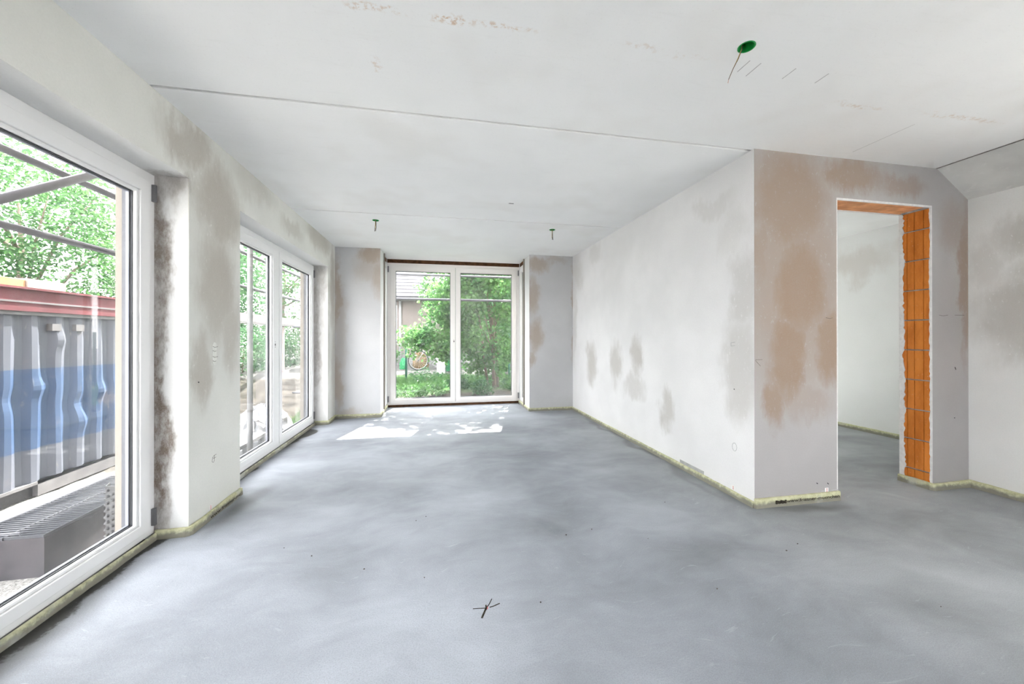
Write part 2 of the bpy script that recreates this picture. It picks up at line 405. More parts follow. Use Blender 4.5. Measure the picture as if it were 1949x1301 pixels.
def strip_mat():
    t = NT('edge_foam'); p = t.pos()
    sep = t.n('ShaderNodeSeparateXYZ'); t.l(p, sep.inputs[0])
    n = t.noise(p, 26, 6, 0.7).outputs['Fac']; n2 = t.noise(p, 4, 4).outputs['Fac']
    zz = t.math('ADD', sep.outputs[2], t.math('MULTIPLY', t.math('SUBTRACT', n, 0.5), 0.05))
    zz = t.math('ADD', zz, t.math('MULTIPLY', t.math('SUBTRACT', n2, 0.5), 0.05))
    col = t.mix(t.mr(n, .3, .7), (0.46, 0.46, 0.27), (0.66, 0.66, 0.45))
    col = t.mix(t.mr(zz, 0.046, 0.020, 0, 0.9), col, (0.23, 0.22, 0.19))
    col = t.mix(t.mr(n2, 0.56, 0.72, 0, 0.7), col, (0.50, 0.51, 0.50))
    return t.done(t.bsdf(col, 0.8, 0.25, normal=t.bump(n, 0.3, 0.004)))
M_strip = strip_mat()
M_ink = simple('printed_ink', (0.045, 0.04, 0.03), 0.8, 0.1, var=0.4, scale=60)
M_pencil = simple('pencil_line', (0.10, 0.085, 0.075), 0.9, 0.1, var=0.4, scale=60)
M_redink = simple('red_ink', (0.55, 0.14, 0.13), 0.8, 0.1, var=0.2, scale=60)
M_paper = simple('sticker_paper', (0.85, 0.83, 0.82), 0.7, 0.2, var=0.03)
M_tape = simple('grey_tape', (0.42, 0.42, 0.42), 0.6, 0.3, var=0.12, scale=20)
M_patch = simple('filler_patch', (0.74, 0.74, 0.70), 0.9, 0.1, var=0.06, scale=30)

def brick_mat():
    t = NT('orange_brick'); p = t.pos()
    n = t.noise(p, 9, 6, 0.65, stretch=(1, 1, 0.35)).outputs['Fac']; f = t.noise(p, 60, 5, 0.7).outputs['Fac']
    col = t.mix(t.mr(n, .3, .7), (0.52, 0.155, 0.025), (0.72, 0.255, 0.05))
    col = t.mix(t.mr(f, 0.62, 0.72, 0, 0.5), col, (0.80, 0.62, 0.48))
    return t.done(t.bsdf(col, 0.85, 0.2, normal=t.bump(f, 0.25, 0.003)))
M_brick = brick_mat()
M_brick_lintel = simple('terracotta_lintel', (0.74, 0.36, 0.17), 0.85, 0.2, var=0.16, scale=7, bump=0.2)
M_mortar = simple('mortar', (0.38, 0.37, 0.36), 0.95, 0.1, var=0.2, scale=30, bump=0.3)
M_ragged = simple('plaster_edge', (0.76, 0.755, 0.75), 0.9, 0.15, var=0.06, scale=30, bump=0.4)

# ------------------------------------------------------------------ floor, walls, ceiling
floor = B('floor', M_floor, None, (XW - 0.1, X2, YBACK, YC, -0.15, 0), (XW - 0.1, XR, YC, YF, -0.15, 0), (XPL, XPR, YF, YB + 0.02, -0.15, 0),
          (XR, XBR, YD, 6.0, -0.15, 0), (XDL, XDR, YC, YD, -0.15, 0), recalc=False)
struct(floor, 'raw grey cement screed floor with cloudy trowel marks', 'floor')
slab = B('base_slab', M_concrete, None, (XO, 5.5, YBACK - 0.3, 6.27, GL - 0.3, -0.15), (XPL - 0.1, XPR + 0.1, 6.27, YB + 0.1, GL - 0.3, -0.15), recalc=False)
keep(slab, floor)

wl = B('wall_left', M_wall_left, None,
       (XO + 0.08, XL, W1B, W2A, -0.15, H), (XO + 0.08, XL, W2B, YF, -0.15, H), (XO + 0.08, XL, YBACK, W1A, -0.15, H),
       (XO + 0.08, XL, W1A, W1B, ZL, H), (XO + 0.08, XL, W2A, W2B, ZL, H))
struct(wl, 'plastered left wall with beige damp blotches round two tall windows')
B('outer_render', M_cream, wl,
  (XO, XO + 0.08, W1B - 0.065, W2A + 0.065, GL - 0.3, 8.0), (XO, XO + 0.08, W2B - 0.055, 6.27, GL - 0.3, 8.0), (XO, XO + 0.08, YBACK - 0.3, W1A + 0.065, GL - 0.3, 8.0),
  (XO, XO + 0.08, W1A + 0.065, W1B - 0.065, ZL - 0.04, 8.0), (XO, XO + 0.08, W2A + 0.065, W2B - 0.055, ZL - 0.04, 8.0),
  (XO, XO + 0.08, W1A + 0.065, W1B - 0.065, GL - 0.3, 0.03), (XO, XO + 0.08, W2A + 0.065, W2B - 0.055, GL - 0.3, 0.03))['label'] = 'cream insulated outer render'

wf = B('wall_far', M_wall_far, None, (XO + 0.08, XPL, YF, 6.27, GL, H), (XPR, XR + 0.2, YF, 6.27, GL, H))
struct(wf, 'plastered far wall piers either side of the bay window')
B('outer_render', M_cream, wf, (XO + 0.08, XPL + 0.02, 6.27, 6.31, GL, 8.0), (XPR - 0.02, 2.81, 6.27, 6.31, GL, 8.0), (4.99, 5.5, 6.27, 6.31, GL, 8.0), (2.81, 4.99, 6.27, 6.31, GL, 0.1), (2.81, 4.99, 6.27, 6.31, 2.3, 8.0), (XPL + 0.02, XPR - 0.02, 6.27, 6.31, 2.85, 8.0))

wr = B('wall_right', M_wall_right, None, (XR, XR + 0.2, YC, YF, -0.15, H))
struct(wr, 'long white plastered right wall with pale grey drying streaks')
wd = B('wall_door', M_wall_door, None, (XR + 0.2, XDL - 0.031, YC, YD, -0.15, H), (XDR + 0.031, X2 + 0.2, YC, YD, -0.15, H), (XDL - 0.031, XDR + 0.031, YC, YD, ZD + 0.05, H), (XDL - 0.031, XDR + 0.031, YC, YC + 0.0055, ZD + 0.010, ZD + 0.05), (XDR + 0.007, XDR + 0.031, YC, YC + 0.0055, -0.15, ZD + 0.010), (XDL - 0.031, XDL - 0.007, YC, YC + 0.0055, -0.15, ZD + 0.010))
struct(wd, 'brown stained plaster wall with raw doorway opening')
wrc = B('corner_face', M_wall_door, wd, (XR, XR + 0.2, YC - 0.0006, YC, -0.15, H), recalc=False)
SW0, SW1 = -1.7, 0.7
ws = B('wall_side', M_wall_side, None, (X2, X2 + 0.2, SW1, YC, -0.15, H), (X2, X2 + 0.2, YBACK, SW0, -0.15, H), (X2, X2 + 0.2, SW0, SW1, 2.2, H))
struct(ws, 'pale plastered wall at the right edge below the sloping soffit')
BW0, BW1 = 3.0, 4.0
wb = B('wall_back', M_wall_back, None, (XO + 0.08, BW0, YBACK - 0.3, YBACK, -0.15, H), (BW1, X2 + 0.2, YBACK - 0.3, YBACK, -0.15, H), (BW0, BW1, YBACK - 0.3, YBACK, 2.3, H))
struct(wb, 'plain plastered wall behind the viewpoint with an added terrace door')
# side room behind the doorway
RW0, RW1 = 2.75, 5.05
wrm = B('wall_room', M_wall_room, None, (XBR, XBR + 0.2, YD, 6.0, -0.15, H), (X2 + 0.2, XBR + 0.2, YC, YD, -0.15, H), (XR + 0.2, RW0, 6.0, 6.27, -0.15, H), (RW1, XBR + 0.2, 6.0, 6.27, -0.15, H),
        (RW0, RW1, 6.0, 6.27, 2.3, H), (RW0, RW1, 6.0, 6.27, -0.15, 0.1), (XR + 0.1999, XR + 0.2005, YD, 6.0, 0, H), recalc=False)
struct(wrm, 'white plastered walls of the side room seen through the doorway')

# ceiling: three cast panels with open joints
S1, S2 = 2.315, 4.262
ceil = empty('ceiling', (0, 0, H)); struct(ceil, 'pale grey precast concrete ceiling panels with open joints', 'ceiling')
def panel(x0, x1, y0, y1, cut=()):
    o = B('ceiling_panel', M_ceiling, None, (x0, x1, y0, y1, H, H + 0.16), bevel=0.004)
    for (cx, cy) in cut:
        c = MB().lathe([(0, -0.05), (0.034, -0.05), (0.034, 0.12), (0, 0.12)], (cx, cy, H), 32).build('cutter', None)
        md = o.modifiers.new('hole', 'BOOLEAN'); md.operation = 'DIFFERENCE'; md.object = c; md.solver = 'EXACT'
        dg = bpy.context.evaluated_depsgraph_get()
        me = bpy.data.meshes.new_from_object(o.evaluated_get(dg)); o.modifiers.clear(); o.data = me
        me.materials.clear(); me.materials.append(M_ceiling)
        bpy.data.objects.remove(c)
    return keep(o, ceil)
BOXES = [(1.367, 1.486), (-0.69, 4.505), (1.371, 4.493), (-0.77, 1.535)]
panel(XL - 0.1, X2 + 0.1, YBACK - 0.1, S1 - 0.010, (BOXES[0], BOXES[3]))
panel(XL - 0.1, XR + 0.1, S1 + 0.010, S2 - 0.009)
panel(XL - 0.1, XR + 0.1, S2 + 0.009, YB + 0.12, (BOXES[1], BOXES[2]))
panel(XR + 0.1, XBR + 0.1, YC + 0.05, 6.2)
B('joint_filler', M_joint, ceil, (XL - 0.05, XR + 0.05, S1 - 0.012, S1 + 0.012, H + 0.024, H + 0.10), (XL - 0.05, XR + 0.05, S2 - 0.012, S2 + 0.012, H + 0.02, H + 0.10))
B('roof_slab', M_concrete, ceil, (XO + 0.08, 5.5, YBACK - 0.3, 6.27, H + 0.16, H + 0.35), (XPL - 0.1, XPR + 0.1, 6.27, YB + 0.14, H + 0.16, H + 0.35))
B('upper_storey', M_cream, ceil, (XO + 0.1, 5.5, YBACK - 0.3, 6.25, H + 0.35, 8.0))
# sloping soffit under the stair
sof = MB().prism([(3.822, H), (X2, 2.279), (X2 + 0.06, 2.279), (X2 + 0.06, H)], lambda a, b, d: (a, d, b), YBACK, YC).build('soffit', M_soffit)
keep(sof, ceil); sof['label'] = 'grey raw concrete sloping soffit'
B('soffit_gap', M_joint, ceil, (3.806, 3.824, YBACK, YC, H - 0.0012, H))
B('panel_edge', M_tape, ceil, (2.884, 2.8865, 1.83, 2.19, H - 0.0004, H + 0.001))
# faint scratches on the panels
for (a, b) in (((1.457, 1.636), (1.45, 1.557)), ((1.525, 1.654), (1.516, 1.562)), ((1.713, 1.637), (1.714, 1.56)), ((1.907, 1.632), (1.91, 1.559))):
    B('scratch', M_tape, ceil, (min(a[0], b[0]) , min(a[0], b[0]) + 0.0035, b[1], a[1], H - 0.0006, H + 0.001))
B('anchor_hole', M_black, ceil, (0.68, 0.73, 3.676, 3.69, H - 0.0006, H + 0.001))

# ------------------------------------------------------------------ windows
def make_window(name, label, fn, width, z0, z1, leaves, mid, frame=0.055, sash=0.07, mat=M_pvc, w_back=0.08, hinges=True, keyhole=True, bottom=None):
    """fn(u, w, z): u along the window, w outwards from the inner face, z up"""
    bt = bottom if bottom else frame - 0.02
    root = empty(name, fn(width / 2, 0, z0)); struct(root, label, 'window')
    def part(m, nm, mt, par=None, **kw):
        o = m.build(nm, mt, None, **kw)
        if par is None: keep(o, root)
        else:
            o.parent = par; o.matrix_parent_inverse = par.matrix_world.inverted() if False else Matrix.Identity(4)
        return o
    part(MB().ring(fn, 0, width, z0, z1, frame, frame, bt, frame, 0.014, 0.043), 'frame', mat, bevel=0.003)
    part(MB().ring(fn, 0, width, z0, z1, frame, frame, bt, frame, 0.0435, w_back), 'outer_cladding', M_clad)
    n = leaves; inner = width - 2 * frame
    cuts = [frame] + ([mid] if n == 2 else []) + [width - frame]
    for i in range(n):
        a, b = cuts[i], cuts[i + 1]
        if n == 2:
            if i == 0: b -= MEET / 2
            else: a += MEET / 2
        a += 0.0015; b -= 0.0015
        zb, zt = z0 + bt + 0.0015, z1 - frame - 0.0015
        s = part(MB().ring(fn, a, b, zb, zt, sash, sash, sash - 0.012, sash, 0.0, 0.043), 'sash', mat, bevel=0.004)
        gi = 0.0
        ga, gb, gzb, gzt = a + sash - gi, b - sash + gi, zb + sash - 0.012 - gi, zt - sash + gi
        sub = [MB().ring(fn, a, b, zb, zt, sash, sash, sash - 0.012, sash, 0.0435, w_back - 0.008).build('sash_cladding', M_clad)]
        m = MB().ring(fn, ga, gb, gzb, gzt, 0.014, 0.014, 0.014, 0.014, 0.012, 0.036); sub.append(m.build('glazing_bead', mat, bevel=0.002))
        m = MB().ring(fn, ga + 0.014, gb - 0.014, gzb + 0.014, gzt - 0.014, 0.004, 0.004, 0.004, 0.004, 0.030, 0.037); sub.append(m.build('gasket', M_gasket))
        m = MB().ring(fn, ga + 0.002, gb - 0.002, gzb + 0.002, gzt - 0.002, 0.020, 0.020, 0.020, 0.020, 0.044, 0.058); sub.append(m.build('spacer', M_spacer))
        m = MB()
        c0, c1 = Vector(fn(ga + 0.003, 0.038, gzb + 0.003)), Vector(fn(gb - 0.003, 0.043, gzt - 0.003))
        m.box(c0.x, c1.x, c0.y, c1.y, c0.z, c1.z); sub.append(m.build('glass_pane', M_glass, recalc=True))
        for q in sub: q.parent = s
    if n == 2 and MEET > 0.03:
        m = MB(); c0, c1 = Vector(fn(mid - MEET / 2 + 0.002, 0.004, z0 + bt + 0.002)), Vector(fn(mid + MEET / 2 - 0.002, 0.05, z1 - frame - 0.002))
        m.box(c0.x, c1.x, c0.y, c1.y, c0.z, c1.z); part(m, 'meeting_stile', mat, bevel=0.004)
    if keyhole:
        uk = mid - MEET / 2 - 0.026; 
        m = MB(); c0, c1 = Vector(fn(uk - 0.008, -0.0015, 1.10)), Vector(fn(uk + 0.008, 0.004, 1.122)); m.box(c0.x, c1.x, c0.y, c1.y, c0.z, c1.z)
        for zz in (1.083, 1.135):
            c0, c1 = Vector(fn(uk - 0.004, -0.0015, zz)), Vector(fn(uk + 0.004, 0.004, zz + 0.007)); m.box(c0.x, c1.x, c0.y, c1.y, c0.z, c1.z)
        part(m, 'handle_hole', M_black)
    if hinges:
        for uu in (0.008, width - 0.026):
            for zz in (z0 + 0.05, z1 - 0.16):
                m = MB(); c0, c1 = Vector(fn(uu, -0.006, zz)), Vector(fn(uu + 0.018, 0.016, zz + 0.10)); m.box(c0.x, c1.x, c0.y, c1.y, c0.z, c1.z)
                part(m, 'hinge', M_metal, bevel=0.003)
    return root
MEET = 0.085
GR = []
for (ya, yb) in ((W1A, W1B), (W2A, W2B)):
    for yy in (ya + 0.068, yb - 0.105): GR.append((XW - 0.106, XW - 0.081, yy, yy + 0.036, 0.05, ZL - 0.05))
for k, g in enumerate(GR): keep(MB().box(*g).build('guide_rail', M_clad), wl)
fnL = lambda y0: (lambda u, w, z: (XW - w, y0 + u, z))
make_window('window_1', 'near white framed double glazed terrace door in the left wall, cropped by the frame', fnL(W1A), W1B - W1A, 0.035, ZL, 2, (W1B - W1A) / 2)
make_window('window_2', 'farther white framed two-leaf glazed door in the left wall beside the corner', fnL(W2A), W2B - W2A, 0.035, ZL, 2, 4.364 - W2A)
MEET = 0.003
make_window('window_3', 'white two-leaf glazed garden door at the far end of the bay', lambda u, w, z: (XPL + u, YB + w, z), XPR - XPL, 0.037, 2.44, 2, 0.2955 - XPL, mat=M_pvc_warm, bottom=0.026, frame=0.05)
make_window('window_4', 'narrow sidelight in the right cheek of the far bay', lambda u, w, z: (XPR + w, 6.31 + u, z), YB - 6.31, 0.037, 2.44, 1, 0, keyhole=False, hinges=False, frame=0.045, sash=0.055, bottom=0.026)
make_window('window_5', 'narrow sidelight in the left cheek of the far bay', lambda u, w, z: (XPL - w, 6.31 + u, z), YB - 6.31, 0.037, 2.44, 1, 0, keyhole=False, hinges=False, frame=0.045, sash=0.055, bottom=0.026)
make_window('fill_window_6', 'unseen white terrace door added behind the viewpoint for fill light', lambda u, w, z: (BW0 + u, YBACK - 0.1 - w, z), BW1 - BW0, 0.03, 2.3, 1, 0, keyhole=False, hinges=False)  # glazed door out of view, added for fill light
make_window('fill_window_8', 'unseen wide white terrace window added in the side wall for fill light', lambda u, w, z: (X2 + 0.08 + w, SW0 + u, z), SW1 - SW0, 0.03, 2.2, 2, (SW1 - SW0) / 2, keyhole=False, hinges=False)  # opening beside the camera, out of view, added to brighten the room
make_window('unseen_window_7', 'unseen white window added to light the side room beyond the doorway', lambda u, w, z: (RW0 + u, 6.08 + w, z), RW1 - RW0, 0.1, 2.3, 2, (RW1 - RW0) / 2, keyhole=False, hinges=False)  # window out of view, put in to light the side room
# packing strip between bay window head and ceiling, corner posts of the bay, roller-guide pieces
bh = B('trim_1', M_raw, None, (XPL, XPR, YB + 0.012, YB + 0.09, 2.44, H)); struct(bh, 'dark raw timber packing strip above the far garden door', 'trim')
B('packing_strip', M_raw, bh, (XPL - 0.08, XPL - 0.01, 6.31, YB + 0.09, 2.44, H), (XPR + 0.01, XPR + 0.08, 6.31, YB + 0.09, 2.44, H))
cp = B('trim_2', M_pvc, None, (XPL - 0.09, XPL, YB, YB + 0.09, 0.0, H), (XPR, XPR + 0.09, YB, YB + 0.09, 0.0, H)); struct(cp, 'white corner posts of the far bay window', 'trim')
th = B('trim_3', M_raw, None, (XPL, XPR, YB + 0.006, YB + 0.08, -0.02, 0.036)); struct(th, 'dirty brown packing under the far garden door', 'trim')

# ------------------------------------------------------------------ raw brick doorway
def ragged_strip(name, y_in, y_out, x0, x1, z0, z1, amp, seed, jamb='x'):
    """plaster return with a broken edge; y_in is the broken side"""
    rr = random.Random(seed); n = 120; s = 1 if y_out > y_in else -1
    poly = []; amp_f = 0
    for i in range(n + 1):
        amp_f = 0.55 * amp_f + 0.45 * rr.uniform(-1, 1)
        poly.append((y_in + amp * (1.6 * amp_f + 0.5 * rr.uniform(-1, 1)), z0 + (z1 - z0) * i / n))
    v = []; f = []
    for (a, b) in poly:
        v += [(x0, a, b), (x0, y_out, b), (x1, a, b), (x1, y_out, b)]
    for i in range(n):
        o = 4 * i
        f += [(o, o+1, o+5, o+4), (o+2, o+6, o+7, o+3), (o, o+4, o+6, o+2), (o+1, o+3, o+7, o+5)]
    return keep(MB().add(v, f).build(name, M_ragged, recalc=True), wd)
def brick_course(side, z0, z1, first):
    s = 1 if side == 'r' else -1; x = XDR if side == 'r' else XDL
    ys = [2.2905, 2.332, 2.338, 2.392, 2.398, 2.440, 2.446, 2.494]
    m = MB(); 
    for k in range(0, 8, 2): m.box(x + s * 0.004, x + s * 0.03, ys[k], ys[k+1], z0, z1)
    m.box(x + s * 0.009, x + s * 0.03, 2.2905, 2.494, z0, z1)
    return keep(m.build('brick', M_brick), wd)
z = 0.02; hts = [0.13] + [0.2395] * 8 + [0.30]
for side in 'rl':
    z = 0.0
    for i, hh in enumerate(hts):
        z1 = min(z + hh, ZD + 0.045)
        brick_course(side, z, z1 - 0.010, i == 0); z = z1
    s = 1 if side == 'r' else -1; x = XDR if side == 'r' else XDL
    B('mortar_bed', M_mortar, wd, (x + s * 0.0125, x + s * 0.0305, 2.2905, 2.492, 0.0, ZD + 0.045))
    ragged_strip('plaster_return', 2.297, 2.2845, x + s * 0.007, x - s * 0.001, 0.0, ZD + 0.010, 0.0035, 5 if side == 'r' else 6)
    ragged_strip('plaster_return', 2.464, 2.497, x + s * 0.031, x - s * 0.001, 0.0, ZD, 0.0095, 8 if side == 'r' else 9)
for (a, b) in ((XDL, XDL + 0.155), (XDL + 0.160, XDR)):
    m = MB(); ys = [2.292, 2.345, 2.353, 2.425, 2.433, 2.490]
    for k in range(0, 6, 2): m.box(a, b, ys[k], ys[k+1], ZD + 0.004, ZD + 0.05)
    m.box(a, b, 2.288, 2.492, ZD + 0.012, ZD + 0.05)
    keep(m.build('lintel_brick', M_brick_lintel), wd)
B('plaster_return', M_ragged, wd, (XDL - 0.006, XDR + 0.006, 2.2846, 2.296, ZD - 0.004, ZD + 0.010))
B('plaster_return', M_ragged, wd, (XDL, XDR, 2.486, 2.497, ZD - 0.004, ZD + 0.05))
B('mortar_bed', M_mortar, wd, (XDR - 0.02, XDR + 0.018, 2.30, 2.47, ZD - 0.006, ZD + 0.012))

# ------------------------------------------------------------------ foam edge strips
def edge_strip(label, path, side_h=0.050, th=0.009, jitter=0.005, seed=0, z0=-0.002, bulge=0.0):
    """path: corner points along the wall base, strip lies on the side given by the normal to the right of travel"""
    rr = random.Random(seed); pts = []
    for i in range(len(path) - 1):
        a, b = Vector((*path[i], 0)), Vector((*path[i + 1], 0)); n = max(2, int((b - a).length / 0.05))
        for k in range(n): pts.append(a.lerp(b, k / n))
    pts.append(Vector((*path[-1], 0)))
    v = []; f = []; ht = side_h
    for i, p in enumerate(pts):
        d = (pts[min(i + 1, len(pts) - 1)] - pts[max(i - 1, 0)]).normalized(); nrm = Vector((d.y, -d.x, 0))
        ht = 0.85 * ht + 0.15 * (side_h + rr.uniform(-1, 1) * jitter * 2.2)
        g = rr.uniform(0, 0.002) + bulge * (0.5 + 0.5 * math.sin(i * 0.9 + seed))
        lean = nrm * (0.004 + rr.uniform(0, 0.003))
        sec = [(nrm * g, z0), (nrm * (g + th) + lean, z0), (nrm * (g + th) + lean, ht * 0.45), (nrm * (g + th) + lean * 0.6, ht - 0.003), (nrm * (g + th - 0.003), ht), (nrm * g, ht)]
        for q, zz in sec: v.append((p.x + q.x, p.y + q.y, zz))
    n = 6
    for i in range(len(pts) - 1):
        for k in range(n):
            k2 = (k + 1) % n; f.append((i*n+k, i*n+k2, (i+1)*n+k2, (i+1)*n+k))
    f += [tuple(range(n)), tuple((len(pts)-1)*n + k for k in reversed(range(n)))]
    o = MB().add(v, f).build('edge_insulation_strip', M_strip)
    return tag(o, label, 'foam strip', 'foam edge strips along the wall bases')
edge_strip('yellow foam edge strip along the sill of the near left window', [(XW, W1A), (XW, W1B)], 0.040, 0.008, 0.002, 1)
es_pier = edge_strip('crumpled foam edge strip wrapping the base of the pier between the left windows', [(XW, W1B), (XL - 0.01, W1B - 0.002), (XL, W1B + 0.01), (XL, W2A)], 0.052, 0.012, 0.010, 2, bulge=0.004)
edge_strip('dark foam strip along the sill of the farther left window', [(XL - 0.01, W2A + 0.002), (XW, W2A), (XW, W2B)], 0.034, 0.006, 0.004, 3)
edge_strip('foam edge strip round the base of the left far pier', [(XW, W2B), (XL - 0.01, W2B - 0.002), (XL, W2B + 0.01), (XL, YF), (XPL - 0.005, YF), (XPL, YF + 0.005), (XPL, YB)], 0.055, 0.010, 0.006, 4)
edge_strip('foam edge strip round the base of the right far pier', [(XPR, YB), (XPR, YF + 0.005), (XPR + 0.005, YF), (XR, YF)], 0.050, 0.010, 0.005, 5)
edge_strip('long foam edge strip at the foot of the white right wall', [(XR, YF), (XR, YC)], 0.046, 0.010, 0.004, 6)
es_front = edge_strip('printed yellow foam edge strip at the foot of the brown stained door wall', [(XR - 0.005, YC), (XDL + 0.004, YC)], 0.066, 0.012, 0.003, 7)
edge_strip('foam edge strip round the base of the brick door jamb', [(XDR, YD), (XDR, YC + 0.005), (XDR + 0.005, YC), (X2 - 0.01, YC), (X2, YC - 0.01), (X2, YBACK)], 0.055, 0.014, 0.006, 8, bulge=0.004)
edge_strip('foam edge strip on the wall base of the side room', [(XBR, 6.0), (XBR, YD)], 0.055, 0.012, 0.004, 9)

def text_mesh(s, size, mat, fn, parent, name='lettering'):
    cu = bpy.data.curves.new('lettering', 'FONT'); cu.body = s; cu.size = size; cu.extrude = 0.0003
    o = bpy.data.objects.new('lettering', cu); COL.objects.link(o)
    dg = bpy.context.evaluated_depsgraph_get()
    me = bpy.data.meshes.new_from_object(o.evaluated_get(dg)); bpy.data.objects.remove(o)
    xs = [v.co.x for v in me.vertices]; x0, x1 = min(xs), max(xs)
    for v in me.vertices:
        v.co = Vector(fn((v.co.x - x0) / (x1 - x0), v.co.y, v.co.z))
    me.materials.clear(); me.materials.append(mat)
    t = bpy.data.objects.new(name, me); COL.objects.link(t); t.parent = parent
    return t
text_mesh('www.friesner-muenchen', 0.034, M_ink, lambda a, b, c: (2.402 + a * 0.452, YC - 0.0232 - c, 0.026 + b), es_front)
text_mesh('www.friesner-mu', 0.034, M_ink, lambda a, b, c: (XL + 0.0275 + c, 2.80 + a * 0.38, 0.014 + b), es_pier)
m = MB()
for i in range(7):
    a = 2.315 + i * 0.012; m.box(a, a + 0.013, YC - 0.0230, YC - 0.0200, 0.022 + 0.002 * (i % 2), 0.046 - 0.003 * (i % 3))
keep(m.build('ink_smudge', M_ink), es_front) if False else setattr(m.build('ink_smudge', M_ink), 'parent', es_front)

# stickers, pencil notes, filler patches
def sticker(label, fn):
    root = MB().prism([(0, 0), (0.030, 0), (0.030, 0.034), (0, 0.034)], fn, 0.0, 0.0012).build('sticker', M_paper)
    tag(root, label, 'sticker', 'red marked stickers on the wall bases')
    m = MB()
    for k in range(4): m.prism([(0.011, 0.006 + k * 0.007), (0.022, 0.006 + k * 0.007), (0.022, 0.009 + k * 0.007), (0.011, 0.009 + k * 0.007)], fn, 0.0012, 0.0018)
    m.build('red_print', M_redink, root); return root
sticker('tiny white sticker with red print at the foot of the door wall', lambda a, b, d: (2.753 + a, YC - 0.0005 - d, 0.060 + b))
sticker('tiny white sticker with red print at the foot of the long right wall', lambda a, b, d: (XR - 0.0005 - d, 2.495 - a, 0.047 + b))
sticker('tiny white sticker with red print at the foot of the window pier', lambda a, b, d: (XL + 0.0005 + d, 2.835 + a, 0.050 + b))
for (x, c0, c1, z0, z1) in (('y', 2.72, 2.87, 0.068, 0.076),):
    B('tape', M_tape, wd, (c0, c1, YC - 0.0012, YC, z0, z1))
B('tape', M_tape, wr, (XR - 0.0012, XR, 2.80, 3.12, 0.047, 0.075))
def stroke(name, mat, parent, pts, w, fn):
    m = MB()
    for i in range(len(pts) - 1):
        a, b = Vector(pts[i]), Vector(pts[i + 1]); d = (b - a); 
        if d.length == 0: continue
        n = Vector((-d.y, d.x)).normalized() * w / 2
        m.prism([tuple(a - n), tuple(b - n), tuple(b + n), tuple(a + n)], fn, 0.0002, 0.0009)
    o = m.build(name, mat); 
    if parent: o.parent = parent
    return o
fP = lambda a, b, d: (XL + d, a, b)
pat = MB().prism([(2.893 + 0.024 * math.cos(t) , (1.125 if math.sin(t) > 0 else 1.035) + 0.03 * math.sin(t)) for t in [k * math.pi / 10 for k in range(20)]], fP, 0.0, 0.002).build('filler_patch', M_patch, wl)
for zz in (1.125, 1.098, 1.058, 1.03):
    stroke('pencil_note', M_pencil, wl, [(2.870, zz + 0.003), (2.895, zz - 0.004), (2.93 if zz in (1.125, 1.058) else 2.91, zz)], 0.0022, lambda a, b, d: (XL + 0.0018 + d, a, b))
for s in ([(2.872, 0.395), (2.868, 0.362), (2.885, 0.355), (2.895, 0.368)], [(2.885, 0.378), (2.885, 0.398), (2.918, 0.400)], [(2.895, 0.398), (2.893, 0.362)], [(2.885, 0.380), (2.912, 0.382)]):
    stroke('pencil_note', M_pencil, wl, s, 0.0020, fP)
stroke('anchor_hole', M_black, wl, [(2.716, 0.909), (2.728, 0.906)], 0.008, fP)
fD = lambda a, b, d: (a, YC - d, b)
for s in ([(2.765, 1.328), (2.80, 1.322), (2.825, 1.328)], [(3.84, 1.358), (3.88, 1.352), (3.93, 1.360)], [(4.0, 1.36), (4.10, 1.36)]):
    stroke('pencil_note', M_pencil, wd, s, 0.0022, fD)
for s in ([(2.775, 0.128), (2.787, 0.118)], [(2.68, 0.135), (2.692, 0.128)], [(4.00, 0.95), (4.01, 0.93)], [(3.99, 0.55), (4.0, 0.55)]):
    stroke('anchor_hole', M_black, wd, s, 0.006, fD)
for s in ([(2.168, 1.030), (2.225, 1.030)], [(2.168, 1.025), (2.21, 0.985)]):
    stroke('pencil_note', M_pencil, wd, s, 0.0022, fD)
fR = lambda a, b, d: (XR - d, a, b)
stroke('filler_ring', M_tape, wr, [(2.467 + 0.022 * math.cos(k * 0.628), 0.372 + 0.03 * math.sin(k * 0.628)) for k in range(11)], 0.003, fR)
stroke('pencil_note', M_tape, wr, [(2.46, 1.15), (2.50, 1.145), (2.50, 1.12), (2.46, 1.125)], 0.003, fR)
stroke('anchor_hole', M_black, wr, [(2.465, 0.80), (2.473, 0.80)], 0.008, fR)
# surveyor's cross on the floor
fF = lambda a, b, d: (a, b, d)
for s, w in (([(0.206, 1.669), (0.181, 1.614)], 0.008), ([(0.206, 1.669), (0.222, 1.690), (0.239, 1.724)], 0.004), ([(0.149, 1.677), (0.206, 1.670)], 0.004), ([(0.222, 1.672), (0.240, 1.676), (0.270, 1.688)], 0.005), ([(0.2055, 1.66), (0.208, 1.69)], 0.006)):
    stroke('marking_cross', M_ink, floor, s, w, fF)
stroke('marking_cross', M_redink, floor, [(0.211, 1.662), (0.214, 1.682)], 0.004, fF)
rr = random.Random(3)
for k in range(16):
    x, y = rr.uniform(-0.9, 2.6), rr.uniform(1.15, 2.6); w = rr.uniform(0.0015, 0.0045)
    o = MB().prism([(x - w, y - w * .7), (x + w, y - w * .5), (x + w * .6, y + w * .8), (x - w * .7, y + w * .6)], fF, 0.0, 0.003).build('grit_crumb', M_pencil, floor)

